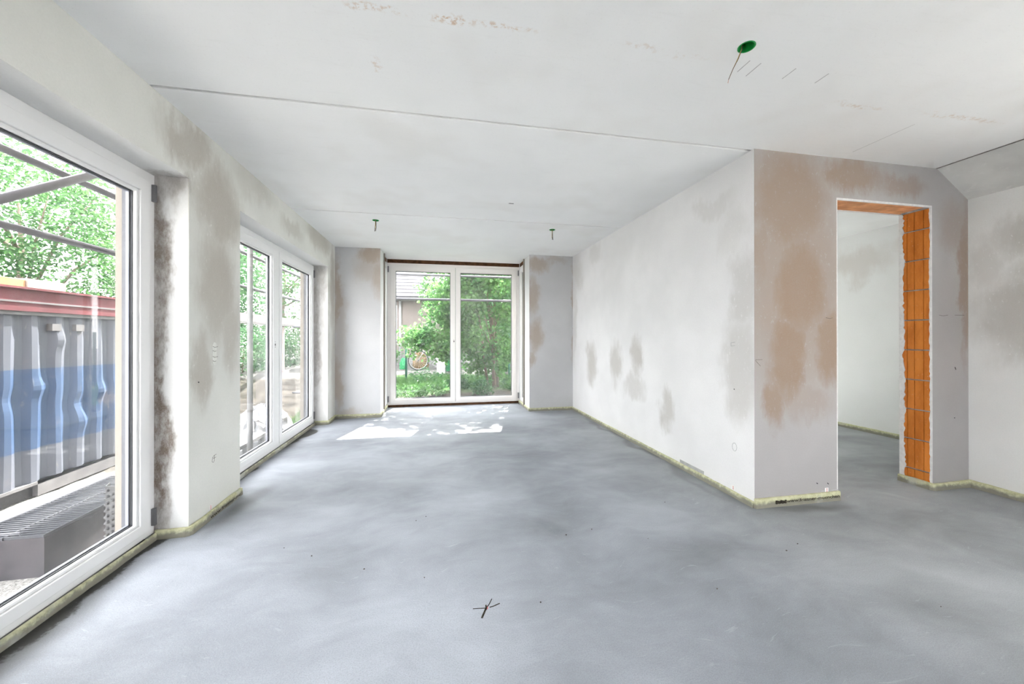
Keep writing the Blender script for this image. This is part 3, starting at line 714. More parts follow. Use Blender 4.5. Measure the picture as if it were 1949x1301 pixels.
# ------------------------------------------------------------------ green ceiling boxes with hanging wires
def green_mat():
    t = NT('green_plastic'); return t.done(t.bsdf((0.01, 0.30, 0.06), 0.35, 0.5))
M_green = green_mat()
M_wire_g = simple('wire_grey', (0.09, 0.085, 0.08), 0.5, 0.3)
M_wire_y = simple('wire_ochre', (0.42, 0.27, 0.07), 0.5, 0.3, var=0.2, scale=40)
M_wire_b = simple('wire_blue', (0.05, 0.08, 0.22), 0.5, 0.3)
M_copper = simple('copper_end', (0.75, 0.45, 0.33), 0.4, 0.5, 0.4)
def ceiling_box(x, y, label, wires):
    root = empty('ceiling_junction_box', (x, y, H)); tag(root, label, 'junction box', 'green junction boxes in the ceiling')
    c = MB().lathe([(0.0365, -0.0025), (0.0365, 0.0), (0.0335, 0.0), (0.0325, 0.075), (0.0, 0.075), (0.0, 0.073), (0.031, 0.073), (0.0318, -0.0025), (0.0365, -0.0025)], (0, 0, 0), 32)
    c.build('cup', M_green, root, smooth=False)
    MB().lathe([(0.0, 0.040), (0.0305, 0.040), (0.0305, 0.046), (0.0, 0.046)], (0, 0, 0), 24).build('dark_disc', M_black, root)  # black disc set in the cup to make its inside dark
    for pts, mat, r in wires:
        MB().tube(pts, r, 8).build('wire', mat, root, smooth=True)
    return root
ceiling_box(*BOXES[0], 'green ceiling junction box nearest the viewer with an ochre wire hanging out', [
    ([(-0.005, 0.015, 0.05), (-0.008, 0.022, 0.0), (-0.004, 0.045, -0.02), (0.002, 0.085, -0.045), (0.006, 0.115, -0.070)], M_wire_y, 0.0016),
    ([(0.006, 0.115, -0.070), (0.008, 0.122, -0.084)], M_copper, 0.0014), ([(-0.003, 0.013, 0.05), (-0.006, 0.020, 0.0), (-0.002, 0.045, -0.022), (0.000, 0.083, -0.047), (0.002, 0.112, -0.074)], M_wire_g, 0.0012)])
def dang(dx):
    return [([(0, 0, 0.05), (0.001, 0, -0.03), (-0.004 * dx, 0, -0.07), (-0.010 * dx, 0, -0.125)], M_wire_g, 0.0035),
            ([(0.003, 0.002, 0.05), (0.004, 0.002, -0.03), (0.006, 0.002, -0.08), (0.000, 0.002, -0.12)], M_wire_g, 0.003),
            ([(-0.002, -0.003, 0.04), (-0.002, -0.003, -0.05), (-0.004, 0, -0.10)], M_wire_y, 0.0025)]
ceiling_box(*BOXES[1], 'green ceiling junction box with dangling wires near the left far pier', dang(1))
ceiling_box(*BOXES[2], 'green ceiling junction box with dangling wires near the far end of the right wall', dang(-1))
ceiling_box(*BOXES[3], 'ceiling junction box cut by the top edge of the photo, two dark wires hanging', [
    ([(0, 0, 0.05), (-0.002, 0.03, -0.02), (-0.006, 0.055, -0.045)], M_wire_b, 0.002), ([(0.004, 0, 0.05), (0.006, 0.03, -0.02), (0.004, 0.057, -0.05)], M_wire_g, 0.002),
    ([(-0.006, 0.055, -0.045), (-0.006, 0.060, -0.052)], M_copper, 0.0018)])

# ------------------------------------------------------------------ outside: ground
def sstep(a, b, x):
    t = min(1, max(0, (x - a) / (b - a))); return t * t * (3 - 2 * t)
def gz(x, y):
    garden = -0.10 - 0.22 * (1 - sstep(6.9, 8.2, y)) + 0.05 * math.sin(x * 1.3 + y * 0.7) * sstep(7.5, 9, y)
    low = max(sstep(-1.4, -2.3, x) * (1 - sstep(9.5, 13.0, y)), (1 - sstep(6.2, 6.9, y)))
    if y > 12: garden = garden * (1 - sstep(12, 13, y)) + 0.05 * sstep(12, 13, y)
    return GL * low + garden * (1 - low)
def ground_mat():
    t = NT('garden_ground'); p = t.pos()
    n = t.noise(p, 3, 6, 0.6).outputs['Fac']; g = t.noise(p, 45, 5, 0.75).outputs['Fac']
    soil = t.mix(t.mr(n, .35, .65), (0.03, 0.027, 0.023), (0.08, 0.072, 0.062))
    grav = t.mix(t.mr(g, .35, .65), (0.12, 0.117, 0.11), (0.42, 0.41, 0.39))
    sep = t.n('ShaderNodeSeparateXYZ'); t.l(p, sep.inputs[0])
    left = t.mr(t.math('ADD', sep.outputs[0], t.math('MULTIPLY', n, 0.6)), -1.6, -2.2)
    nearl = t.math('MULTIPLY', left, t.mr(sep.outputs[1], 6.9, 6.2))
    grassy = t.math('MULTIPLY', t.mr(sep.outputs[0], -2.6, -2.2), t.math('MULTIPLY', t.mr(t.math('ADD', sep.outputs[1], n), 9.0, 10.0), t.mr(sep.outputs[1], 12.6, 12.2)))
    col = t.mix(grassy, soil, (0.05, 0.12, 0.03))
    col = t.mix(nearl, col, grav)
    bounce_pave = t.math('MAXIMUM', t.mr(sep.outputs[1], -1.95, -2.0), t.math('MULTIPLY', t.mr(sep.outputs[0], 4.3, 4.4), t.mr(sep.outputs[1], 8.0, 7.9)))  # unseen pale paving, added to bounce daylight up to the ceiling
    col = t.mix(bounce_pave, col, (0.56, 0.55, 0.53))
    yard = t.mr(sep.outputs[1], 12.4, 12.6)
    col = t.mix(yard, col, (0.11, 0.108, 0.105))
    return t.done(t.bsdf(col, 0.95, 0.1, normal=t.bump(g, 0.8, 0.03)))
xs = [-40, -28, -20, -15, -12, -10] + [-9 + 0.3 * i for i in range(54)] + [8, 10, 14, 20, 30, 40]
ys = [-30, -15, -8, -4, -2] + [-1 + 0.4 * i for i in range(17)] + [5.9 + 0.2 * i for i in range(40)] + [14.5, 16, 20, 26, 34, 45]
rr = random.Random(2); v = []; f = []
for y in ys:
    for x in xs: v.append((x, y, gz(x, y) + (rr.uniform(-.015, .015) if (7 < y < 12 or (x < -2 and y > 0)) and abs(x) < 9 else 0)))
nx = len(xs)
for j in range(len(ys) - 1):
    for i in range(nx - 1):
        xm, ym = (xs[i] + xs[i+1]) / 2, (ys[j] + ys[j+1]) / 2
        if XO + 0.2 < xm < 5.2 and -2.0 < ym < 5.9: continue
        f.append((j*nx+i, j*nx+i+1, (j+1)*nx+i+1, (j+1)*nx+i))
ground = MB().add(v, f).build('ground', ground_mat(), smooth=True)
struct(ground, 'bare building site soil and garden ground outside the windows', 'ground')

# ------------------------------------------------------------------ leaves
def leaf_mat(name, c0, c1, trans=0.45):
    t = NT(name); p = t.pos()
    n = t.noise(p, 2.2, 2).outputs['Fac']; n2 = t.noise(p, 14, 2).outputs['Fac']
    col = t.mix(t.mr(t.math('ADD', t.math('MULTIPLY', n, .5), t.math('MULTIPLY', n2, .5)), .38, .62), c0, c1)
    d = t.bsdf(col, 0.45, 0.35)
    tr = t.n('ShaderNodeBsdfTranslucent'); t.l(t.mix(0.5, col, tuple(min(1, q * 1.5) for q in c1)), tr.inputs[0])
    mx = t.n('ShaderNodeMixShader'); mx.inputs[0].default_value = trans
    t.l(d.outputs[0], mx.inputs[1]); t.l(tr.outputs[0], mx.inputs[2]); return t.done(mx)
M_leaf_a = leaf_mat('leaf_fresh', (0.022, 0.082, 0.034), (0.085, 0.185, 0.060))
M_leaf_b = leaf_mat('leaf_deep', (0.012, 0.058, 0.028), (0.050, 0.130, 0.048))
M_leaf_c = leaf_mat('leaf_maple', (0.022, 0.105, 0.046), (0.125, 0.265, 0.080), 0.55)
M_bark = simple('bark', (0.20, 0.16, 0.13), 0.95, 0.1, var=0.3, scale=14, bump=0.5)

LOBE = np.array([(0, 0), (.30, .02), (.50, .22), (.38, .34), (.48, .62), (.24, .56), (0, 1.0), (-.24, .56), (-.48, .62), (-.38, .34), (-.50, .22), (-.30, .02)])
OVAL = np.array([(0, 0), (.26, .35), (.20, .72), (0, 1.0), (-.20, .72), (-.26, .35)])
def leaves_mesh(name, mat, pos, size, shape=OVAL, parent=None, droop=0.35, updir=0.6):
    """pos: n x 3 leaf bases; each leaf is a folded polygon fan, all in one mesh"""
    n = len(pos); k = len(shape)
    ax = RNG.normal(size=(n, 3)); ax[:, 2] = ax[:, 2] * 0.5 - droop; ax /= np.linalg.norm(ax, axis=1)[:, None]
    nr = RNG.normal(size=(n, 3)) * 0.75; nr[:, 2] += updir
    nr -= ax * (nr * ax).sum(1)[:, None]; nr /= np.linalg.norm(nr, axis=1)[:, None]
    sd = np.cross(ax, nr); sz = size * RNG.uniform(0.65, 1.3, n)
    P = pos[:, None, :] + sz[:, None, None] * (shape[None, :, 1, None] * ax[:, None, :] + shape[None, :, 0, None] * sd[:, None, :]
        + (0.25 * np.abs(shape[None, :, 0, None]) - 0.22 * shape[None, :, 1, None] ** 2) * nr[:, None, :])
    V = P.reshape(-1, 3).astype(np.float32)
    half = k // 2
    # two faces per leaf, folded along the mid rib (0 .. half)
    fa = list(range(0, half + 1)); fb = [0] + list(range(half, k))
    la = np.concatenate([np.array(fa), np.array(fb)]); base = (np.arange(n) * k)[:, None]
    loops = (base + la[None, :]).reshape(-1).astype(np.int32)
    me = bpy.data.meshes.new(name); me.vertices.add(n * k); me.vertices.foreach_set('co', V.ravel())
    me.loops.add(len(loops)); me.loops.foreach_set('vertex_index', loops)
    tot = np.tile(np.array([len(fa), len(fb)]), n); st = np.concatenate([[0], np.cumsum(tot)[:-1]])
    me.polygons.add(2 * n); me.polygons.foreach_set('loop_start', st.astype(np.int32))
    me.update(calc_edges=True); me.validate()
    me.materials.append(mat)
    o = bpy.data.objects.new(name, me); COL.objects.link(o); o['kind'] = 'stuff'
    if parent: o.parent = parent
    return o
def clumps(cents, per, spread):
    c = np.repeat(np.array(cents), per, axis=0); return c + RNG.normal(size=c.shape) * spread
def in_ellipsoid(n, c, r, shell=0.35, zmin=None):
    d = RNG.normal(size=(n, 3)); d /= np.linalg.norm(d, axis=1)[:, None]
    q = RNG.uniform(shell, 1, n) ** (1 / 2.2); p = np.array(c) + d * q[:, None] * np.array(r)
    return p
def tree(name, label, x, y, h, crown_c, crown_r, mat, nclump, per, leaf, cat='tree', group=None, shape=OVAL, trunk_r=0.10, nb=7, shell=0.35, extra=None, stems=1, spread=None):
    z0 = gz(x, y)
    root = empty(name, (x, y, z0)); tag(root, label, cat, group)
    rr = random.Random(int(abs(x * 100) + y * 10))
    cc = Vector(crown_c); cr = Vector(crown_r)
    for s in range(stems):
        ox, oy = (0, 0) if stems == 1 else (rr.uniform(-.18, .18), rr.uniform(-.15, .15))
        top = Vector((cc.x - x + ox * 3, cc.y - y + oy * 3, cc.z - z0 + cr.z * 0.45))
        pts = [Vector((ox, oy, -0.15))] + [Vector((ox, oy, 0)).lerp(top, t) + Vector((rr.uniform(-.06, .06), rr.uniform(-.06, .06), 0)) for t in (.25, .5, .75, 1)]
        MB().tube(pts, [trunk_r, trunk_r * .85, trunk_r * .7, trunk_r * .5, trunk_r * .25], 8).build('trunk', M_bark, root, smooth=True)
    for b in range(nb):
        t = rr.uniform(.35, .8); st = Vector((0, 0, 0)).lerp(Vector((cc.x - x, cc.y - y, cc.z - z0 + cr.z * .45)), t)
        a = b * 2.4 + rr.uniform(-.4, .4); e = Vector((cc.x - x + math.cos(a) * cr.x * .8, cc.y - y + math.sin(a) * cr.y * .8, cc.z - z0 + rr.uniform(-.4, .6) * cr.z))
        md = st.lerp(e, .5) + Vector((0, 0, .12 * (e - st).length))
        MB().tube([st, md, e], [trunk_r * .45, trunk_r * .3, trunk_r * .08], 6).build('branch', M_bark, root, smooth=True)
    cen = in_ellipsoid(nclump, (cc.x - x, cc.y - y, cc.z - z0), cr, shell)
    if extra is not None: cen = np.concatenate([cen, np.array(extra) - np.array([x, y, z0])])
    sp = spread or max(crown_r) * 0.10
    pos = clumps(cen, per, sp)
    pos = pos[pos[:, 2] > 0.02]
    leaves_mesh('foliage', mat, pos, leaf, shape, root)
    return root
# trees behind the container on the left
GT = 'trees beyond the container'
tree('leafy_tree', 'broad light green tree above the container, nearest the left window edge', -9.5, 6.6, 6, (-9.5, 6.8, 3.3), (1.9, 2.2, 2.6), M_leaf_a, 260, 75, 0.10, group=GT)
tree('leafy_tree', 'second light green tree beyond the container, behind the window jamb', -9.6, 11.0, 6, (-9.6, 11.0, 3.2), (2.0, 2.2, 2.5), M_leaf_a, 260, 75, 0.10, group=GT)
tree('leafy_tree', 'tall pale tree rising farther behind the container', -14.2, 9.4, 8, (-14.2, 9.4, 4.2), (2.4, 3.2, 3.4), M_leaf_b, 200, 44, 0.17, group=GT)
tree('leafy_tree', 'dark green tree seen through the farther left window', -8.6, 15.6, 6, (-8.6, 15.6, 2.8), (2.2, 2.3, 2.7), M_leaf_b, 260, 60, 0.12, group=GT)
tree('leafy_tree', 'light tree behind the scaffold pole in the farther left window', -7.4, 20.4, 6, (-7.4, 20.4, 3.4), (2.6, 2.2, 3.2), M_leaf_a, 220, 44, 0.15, group=GT)
tree('hedge_shrub', 'dense dark green shrub under the pale beam next to the container end', -6.1, 10.6, 2, (-6.1, 10.6, 0.35), (0.62, 1.3, 1.1), M_leaf_b, 150, 50, 0.08, cat='shrub', trunk_r=0.03, nb=4)
tree('hedge_shrub', 'dense dark green shrub under the middle of the pale beam', -6.1, 13.6, 2, (-6.1, 13.5, 0.35), (0.62, 1.4, 1.1), M_leaf_b, 150, 50, 0.08, cat='shrub', trunk_r=0.03, nb=4)
tree('hedge_shrub', 'dense dark green shrub under the far end of the pale beam', -6.1, 16.8, 2, (-6.1, 16.6, 0.35), (0.62, 1.4, 1.1), M_leaf_b, 130, 50, 0.08, cat='shrub', trunk_r=0.03, nb=4)
tree('hedge_shrub', 'rounded shrub beside the house corner left of the garden fence', -3.2, 14.2, 2, (-3.2, 14.2, 0.55), (0.9, 0.9, 0.9), M_leaf_b, 120, 40, 0.09, cat='shrub', trunk_r=0.03, nb=4)

# ------------------------------------------------------------------ container, beams, site things on the left
CX = -4.878
def container_mat():
    t = NT('container_paint'); p = t.pos()
    sep = t.n('ShaderNodeSeparateXYZ'); t.l(p, sep.inputs[0])
    n = t.noise(p, 2.0, 5, 0.6).outputs['Fac']; f = t.noise(p, 18, 6, 0.7, stretch=(1, 1, .4)).outputs['Fac']
    zz = t.math('ADD', sep.outputs[2], t.math('MULTIPLY', t.math('SUBTRACT', sep.outputs[1], 6.0), 0.02))
    blue = t.math('MULTIPLY', t.mr(zz, 0.80, 0.785), t.mr(zz, -0.20, -0.185))
    col = t.mix(blue, (0.075, 0.082, 0.102), (0.024, 0.050, 0.105))
    col = t.mix(t.mr(f, 0.60, 0.70, 0, 0.5), col, (0.20, 0.195, 0.195))
    col = t.mix(t.mr(n, 0.60, 0.72, 0, 0.35), col, (0.24, 0.19, 0.17))
    return t.done(t.bsdf(col, 0.5, 0.4))
M_cont = container_mat()
M_crail = simple('container_rail_grey', (0.115, 0.112, 0.115), 0.6, 0.3, var=0.15)
M_red = simple('red_oxide_paint', (0.105, 0.022, 0.028), 0.6, 0.25, var=0.22, scale=5)
M_pale = simple('pale_steel', (0.40, 0.32, 0.31), 0.6, 0.3, var=0.1)  # lighter tone than the red beam in the same line
M_galv = simple('galvanised_tube', (0.115, 0.117, 0.135), 0.45, 0.5, 0.35, var=0.12, scale=8)
M_galv_p = simple('new_galvanised_tube', (0.30, 0.302, 0.31), 0.45, 0.5, 0.2, var=0.12, scale=8)
M_timber = simple('sawn_timber', (0.34, 0.19, 0.09), 0.8, 0.2, var=0.18, scale=5)
M_timber_p = simple('pale_timber', (0.40, 0.34, 0.29), 0.8, 0.2, var=0.12, scale=9)
M_sheet = simple('white_sheeting', (0.22, 0.224, 0.235), 0.35, 0.4, var=0.08, scale=4)
CY0, CY1 = 3.2, 8.9
cont = empty('shipping_container', (CX, (CY0 + CY1) / 2, GL)); tag(cont, 'dented blue and grey corrugated shipping container outside the near left window', 'container')
prof = []; y = CY0 + 0.13; pitch = 0.302; off = 5.432 - 0.02
y0 = off - math.ceil((off - y) / pitch) * pitch
yy = y0; rr = random.Random(4)
while yy < CY1 - 0.3:
    prof += [(yy + 0.0, CX - 0.006), (yy + 0.075, CX - 0.006), (yy + 0.165, CX - 0.052), (yy + 0.240, CX - 0.052)]; yy += pitch
v = []; f = []; NZ = 40; zb, zt = GL + 0.20, 1.46
for k in range(NZ + 1):
    z = zb + (zt - zb) * k / NZ
    for i, (a, b) in enumerate(prof):
        dent = 0.004 * math.sin(a * 13 + z * 3.1) + sum(h_ * math.exp(-((z - zc_) / 0.11) ** 2 - ((a - yc_) / 0.16) ** 2) for yc_, zc_, h_ in ((5.85, 0.55, 0.030), (6.35, 0.28, -0.035), (6.72, 0.40, 0.035), (5.5, 0.45, -0.02), (6.1, 1.15, 0.025), (6.45, 0.0, 0.03), (7.2, 0.6, -0.03)))
        v.append((b + dent * 0.8, a + dent * 0.7, z))
m_ = len(prof)
for k in range(NZ):
    for i in range(m_ - 1): f.append((k*m_+i, k*m_+i+1, (k+1)*m_+i+1, (k+1)*m_+i))
keep(MB().add(v, f).build('corrugated_side', M_cont, recalc=False), cont)
B('shell', M_cont, cont, (CX - 2.4, CX - 0.065, CY0 + 0.02, CY1 - 0.02, GL + 0.10, 1.62))
B('bottom_rail', M_crail, cont, (CX - 0.10, CX + 0.005, CY0, 5.35, GL + 0.02, GL + 0.20), (CX - 0.10, CX + 0.005, 5.78, CY1, GL + 0.02, GL + 0.20), (CX - 0.10, CX + 0.005, CY0, CY1, GL + 0.165, GL + 0.20))
B('fork_pocket', M_black, cont, (CX - 0.30, CX - 0.05, 5.34, 5.79, GL + 0.02, GL + 0.17))
B('top_rail', M_crail, cont, (CX - 0.10, CX + 0.015, CY0, CY1, 1.455, 1.52))
for yy in (CY0, CY1 - 0.12): B('corner_post', M_crail, cont, (CX - 0.14, CX + 0.01, yy, yy + 0.12, GL, 1.62))
for yy in (5.95, 6.28): B('lashing_plate', M_crail, cont, (CX - 0.05, CX + 0.012, yy, yy + 0.12, 1.27, 1.36))
for yy in (3.6, 8.2): B('bearer', M_timber, cont, (CX - 2.3, CX, yy, yy + 0.2, GL, GL + 0.03))
rb = empty('steel_beam', (CX, 6, 1.62)); tag(rb, 'long dark red painted steel beam lying on the container roof edge', 'beam')
B('web', M_red, rb, (CX - 0.12, CX + 0.0, CY0 - 0.5, CY1, 1.62, 1.775))
B('lower_flange', M_red, rb, (CX - 0.12, CX + 0.035, CY0 - 0.5, CY1, 1.50, 1.60))
B('flange_lip', M_crail, rb, (CX - 0.12, CX + 0.045, CY0 - 0.5, CY1, 1.60, 1.62))
B('top_flange', M_red, rb, (CX - 0.16, CX + 0.03, CY0 - 0.5, CY1, 1.765, 1.79))
pb = empty('pale_beam', (CX, 12, 1.53)); tag(pb, 'pale beam on posts beyond the container, seen in the farther left window', 'beam')
B('beam', M_pale, pb, (CX - 0.12, CX, 9.3, 17.0, 1.60, 1.80)); B('ledge', M_crail, pb, (CX - 0.12, CX + 0.03, 9.3, 17.0, 1.53, 1.60))
for yy in (9.4, 13.5, 16.9): B('post', M_pale, pb, (CX - 0.11, CX - 0.02, yy, yy + 0.09, gz(CX, yy) - 0.1, 1.53))
def planks(label, y0, y1, x0, x1, z0, z1, mat):
    t = B('timber_board', mat, None, (x0, x1, y0, y1, z0, z1), bevel=0.006); return tag(t, label, 'board', 'boards on the container')
planks('orange sawn timber baulk on the red beam above the container', 4.2, 5.66, CX - 0.16, CX - 0.02, 1.79, 1.885, M_timber)
planks('pale weathered timber block on the red beam beside the orange baulk', 5.67, 6.16, CX - 0.17, CX - 0.01, 1.79, 1.90, M_timber_p)
def blob(name, mat, c, r, seed, label, cat, group=None, n=18):
    rr = random.Random(seed); v = []; f = []
    for i in range(n + 1):
        th = math.pi * i / n
        for k in range(2 * n):
            ph = math.pi * k / n
            q = 1 + 0.10 * math.sin(5 * ph + seed) * math.sin(3 * th) + 0.07 * math.sin(9 * ph + 4 * th + seed * 2) + 0.05 * math.sin(17 * th + 6 * ph)
            zc = math.cos(th); zc = zc if zc > -0.3 else -0.3 - (abs(zc) - 0.3) * 0.02
            v.append((c[0] + r[0] * q * math.sin(th) * math.cos(ph), c[1] + r[1] * q * math.sin(th) * math.sin(ph), c[2] + r[2] * (q * 0.3 + 0.7) * (zc + 0.3)))
    for i in range(n):
        for k in range(2 * n):
            k2 = (k + 1) % (2 * n); f.append((i*2*n+k, i*2*n+k2, (i+1)*2*n+k2, (i+1)*2*n+k))
    return tag(MB().add(v, f).build(name, mat, recalc=True), label, cat, group)
blob('sack', M_sheet, (CX - 0.05, 4.95, 1.888), (0.10, 0.40, 0.05), 1, 'white sack lying on the orange timber baulk', 'sack')
WB = 'white plastic bundles below the farther left window'
blob('plastic_bundle', M_sheet, (-2.85, 7.05, GL), (0.40, 0.62, 0.66), 2, 'large crumpled white plastic bundle below the farther left window', 'bundle', WB)
blob('plastic_bundle', M_sheet, (-2.50, 5.88, GL), (0.28, 0.36, 0.62), 3, 'smaller crumpled white plastic bundle nearest the farther left window', 'bundle', WB)
bench = empty('trestle_table', (-2.36, 5.0, GL)); tag(bench, 'small white topped trestle outside the farther left window', 'table')
B('table_top', M_sheet, bench, (-2.56, -2.16, 4.6, 5.42, -0.07, -0.03))
for (a, b) in ((-2.54, 4.64), (-2.20, 4.64), (-2.54, 5.36), (-2.20, 5.36)): B('leg', M_sheet, bench, (a, a + 0.04, b, b + 0.04, GL, -0.07))

# grating-topped concrete light well shaft
def shaft_mat():
    t = NT('dark_precast'); p = t.pos()
    n = t.noise(p, 5, 6, .6).outputs['Fac']; s = t.noise(p, 60, 3, .6).outputs['Fac']
    col = t.mix(t.mr(n, .35, .65), (0.022, 0.020, 0.023), (0.045, 0.040, 0.044)); col = t.mix(t.mr(s, .70, .76, 0, .5), col, (0.16, 0.155, 0.155))
    return t.done(t.bsdf(col, 0.8, 0.2))
M_shaft = shaft_mat(); M_grate = simple('galvanised_grating', (0.05, 0.052, 0.06), 0.6, 0.2, 0.0)
sx1, sx0, sy0, sy1, sz = -3.21, -3.80, 3.86, 5.35, -0.475
shaft = empty('light_well', ((sx0 + sx1) / 2, (sy0 + sy1) / 2, GL)); tag(shaft, 'dark precast light well box with steel grating on the ground outside the near window', 'light well')
B('shaft_wall', M_shaft, shaft, (sx0, sx1, sy0, sy0 + 0.05, GL - 0.02, sz), (sx0, sx1, sy1 - 0.05, sy1, GL - 0.02, sz), (sx0, sx0 + 0.05, sy0 + 0.05, sy1 - 0.05, GL - 0.02, sz), (sx1 - 0.05, sx1, sy0 + 0.05, sy1 - 0.05, GL - 0.02, sz))
m = MB(); y = sy0 + 0.01
while y < sy1: m.box(sx0 + 0.01, sx1 - 0.01, y, y + 0.011, sz, sz + 0.022); y += 0.042
for x in (sx0 + 0.005, sx0 + 0.3, sx1 - 0.012): m.box(x, x + 0.007, sy0, sy1, sz, sz + 0.024)
g = keep(m.build('grating', M_grate), shaft); g['kind'] = 'stuff'
B('grating_rim', M_galv, shaft, (sx0 - 0.02, sx0 + 0.004, sy0, sy1, sz, sz + 0.028))
keep(MB().tube([(-3.40, sy0 + 0.03, sz + 0.02), (-3.40, sy0 + 0.03, sz + 0.045), (-3.56, sy0 + 0.03, sz + 0.045), (-3.56, sy0 + 0.03, sz + 0.02)], 0.005, 6).build('handle', M_galv), shaft)
# dimpled drainage membrane curling off the house base
M_memb = simple('black_membrane', (0.022, 0.022, 0.026), 0.35, 0.5, var=0.2, scale=20)
mem = empty('dimple_membrane', (XO, 2.75, GL)); tag(mem, 'curled dark dimpled drainage membrane at the house base', 'membrane')
pp = [(XO - 0.012, 3.6), (XO - 0.012, 3.0), (XO - 0.05, 2.80), (XO - 0.11, 2.72), (XO - 0.175, 2.74), (XO - 0.20, 2.80)]
m = MB(); 
for i in range(len(pp) - 1):
    a, b = pp[i], pp[i + 1]
    m.add([(a[0], a[1], GL - .02), (b[0], b[1], GL - .02), (b[0], b[1], 0.29), (a[0], a[1], 0.29), (a[0] + .004, a[1] + .004, GL - .02), (b[0] + .004, b[1] + .004, GL - .02), (b[0] + .004, b[1] + .004, 0.29), (a[0] + .004, a[1] + .004, 0.29)],
          [(0, 1, 2, 3), (7, 6, 5, 4), (3, 2, 6, 7), (0, 4, 5, 1)])
keep(m.build('sheet', M_memb, recalc=True), mem)
m = MB()
for i in range(1, len(pp) - 1):
    a, b = Vector((*pp[i], 0)), Vector((*pp[i+1], 0)); L = (b - a).length; nd = max(1, int(L / 0.032)); nrm = Vector((-(b - a).y, (b - a).x, 0)).normalized()
    if nrm.y > 0 or (abs(nrm.y) < 0.3 and nrm.x > 0): nrm = -nrm
    for k in range(nd):
        for q in range(28):
            c = a.lerp(b, (k + 0.5) / nd) + Vector((0, 0, GL + 0.02 + q * 0.038 + (0.019 if k % 2 else 0))); t_ = (b - a).normalized()
            vs = [c + (t_ * math.cos(w) + Vector((0, 0, 1)) * math.sin(w)) * 0.012 for w in [j * math.pi / 4 for j in range(8)]]
            vs += [c + (t_ * math.cos(w) + Vector((0, 0, 1)) * math.sin(w)) * 0.007 + nrm * 0.010 for w in [j * math.pi / 4 for j in range(8)]]
            m.add(vs, [(j, (j+1) % 8, 8 + (j+1) % 8, 8 + j) for j in range(8)] + [tuple(range(8, 16))])
dm = keep(m.build('dimples', M_memb, recalc=True), mem); dm['kind'] = 'stuff'

# scaffold along the left facade
sca = empty('scaffold', (-2.4, 4.0, GL)); tag(sca, 'galvanised tube scaffold standing along the left facade', 'scaffold')
def tubep(name, pts, r, parent, mat=None): return keep(MB().tube(pts, r, 12).build(name, mat or M_galv, smooth=True), parent)
XS, XI = -2.65, -2.12
for zz in (2.36, 1.888): tubep('guard_rail', [(XS, -1.0, zz), (XS, 10.0, zz)], 0.024, sca)
for zz in (4.2,): tubep('guard_rail', [(XS, -1.0, zz), (XS, 10.0, zz)], 0.024, sca)
for yy in (-0.55, 8.6): tubep('standard', [(XS, yy, gz(XS, yy)), (XS, yy, 6.4)], 0.024, sca)
for yy in (-0.55, 4.88, 6.62): tubep('standard', [(XI, yy, gz(XI, yy)), (XI, yy, 6.4)], 0.029, sca, M_galv_p)
tubep('diagonal_brace', [(XI, 1.2, 1.14), (XI, 3.75, 2.79)], 0.024, sca)
for zz in (1.35, 0.3): tubep('coupler_stub', [(XI, 6.62, zz), (XI - 0.16, 6.66, zz)], 0.016, sca)
tubep('transom', [(XS, 8.6, 1.93), (XI, 6.62, 1.93)], 0.022, sca)
for xx in (XS + 0.03, XS + 0.31): B('deck_plank', M_timber_p, sca, (xx, xx + 0.26, -1.2, 7.6, 3.05, 3.10))
# scaffold in front of the bay
scb = empty('scaffold', (0.3, 7.45, -0.3)); tag(scb, 'galvanised tube scaffold across the outside of the far garden door', 'scaffold')
for zz in (1.905, ): tubep('guard_rail', [(-2.0, 7.45, zz), (4.6, 7.45, zz - 0.012)], 0.024, scb)
tubep('guard_rail', [(-2.0, 7.45, 2.368), (4.6, 7.45, 2.36)], 0.022, scb)
for xx in (-1.9, 4.4): tubep('standard', [(xx, 7.45, gz(xx, 7.45)), (xx, 7.45, 5.5)], 0.024, scb)

# ------------------------------------------------------------------ garden seen through the bay
M_fence = simple('green_fence_paint', (0.012, 0.10, 0.075), 0.45, 0.4, var=0.1)
M_meshw = simple('fence_wire', (0.16, 0.22, 0.20), 0.5, 0.4, 0.3)
fen = empty('wire_fence', (0.6, 11.5, 0)); tag(fen, 'green posted chain link fence across the garden', 'fence')
PX = [-2.5, -0.916, 2.133, 5.18]
for x in PX: tubep('post', [(x, 11.5, gz(x, 11.5) - 0.1), (x, 11.5, 1.31)], 0.030, fen, M_fence)
for zz in (1.22, 0.60, 0.02): tubep('tension_wire', [(PX[0], 11.5, zz), (PX[-1], 11.5, zz)], 0.003, fen, M_meshw)
m = MB(); st = 0.075; zlo, zhi = 0.0, 1.22
x = PX[0]
while x < PX[-1]:
    for sg in (1, -1):
        x1 = x + sg * (zhi - zlo) ; xa, xb_ = x, x1
        za, zb_ = zlo, zhi
        m.add([(xa, 11.5, za), (xa + .004, 11.5, za), (xb_ + .004, 11.5, zb_), (xb_, 11.5, zb_), (xa, 11.504, za), (xa + .004, 11.504, za), (xb_ + .004, 11.504, zb_), (xb_, 11.504, zb_)],
              [(0, 1, 2, 3), (7, 6, 5, 4), (0, 3, 7, 4), (1, 5, 6, 2)])
    x += st
fm = keep(m.build('wire_mesh', M_meshw), fen); fm['kind'] = 'stuff'

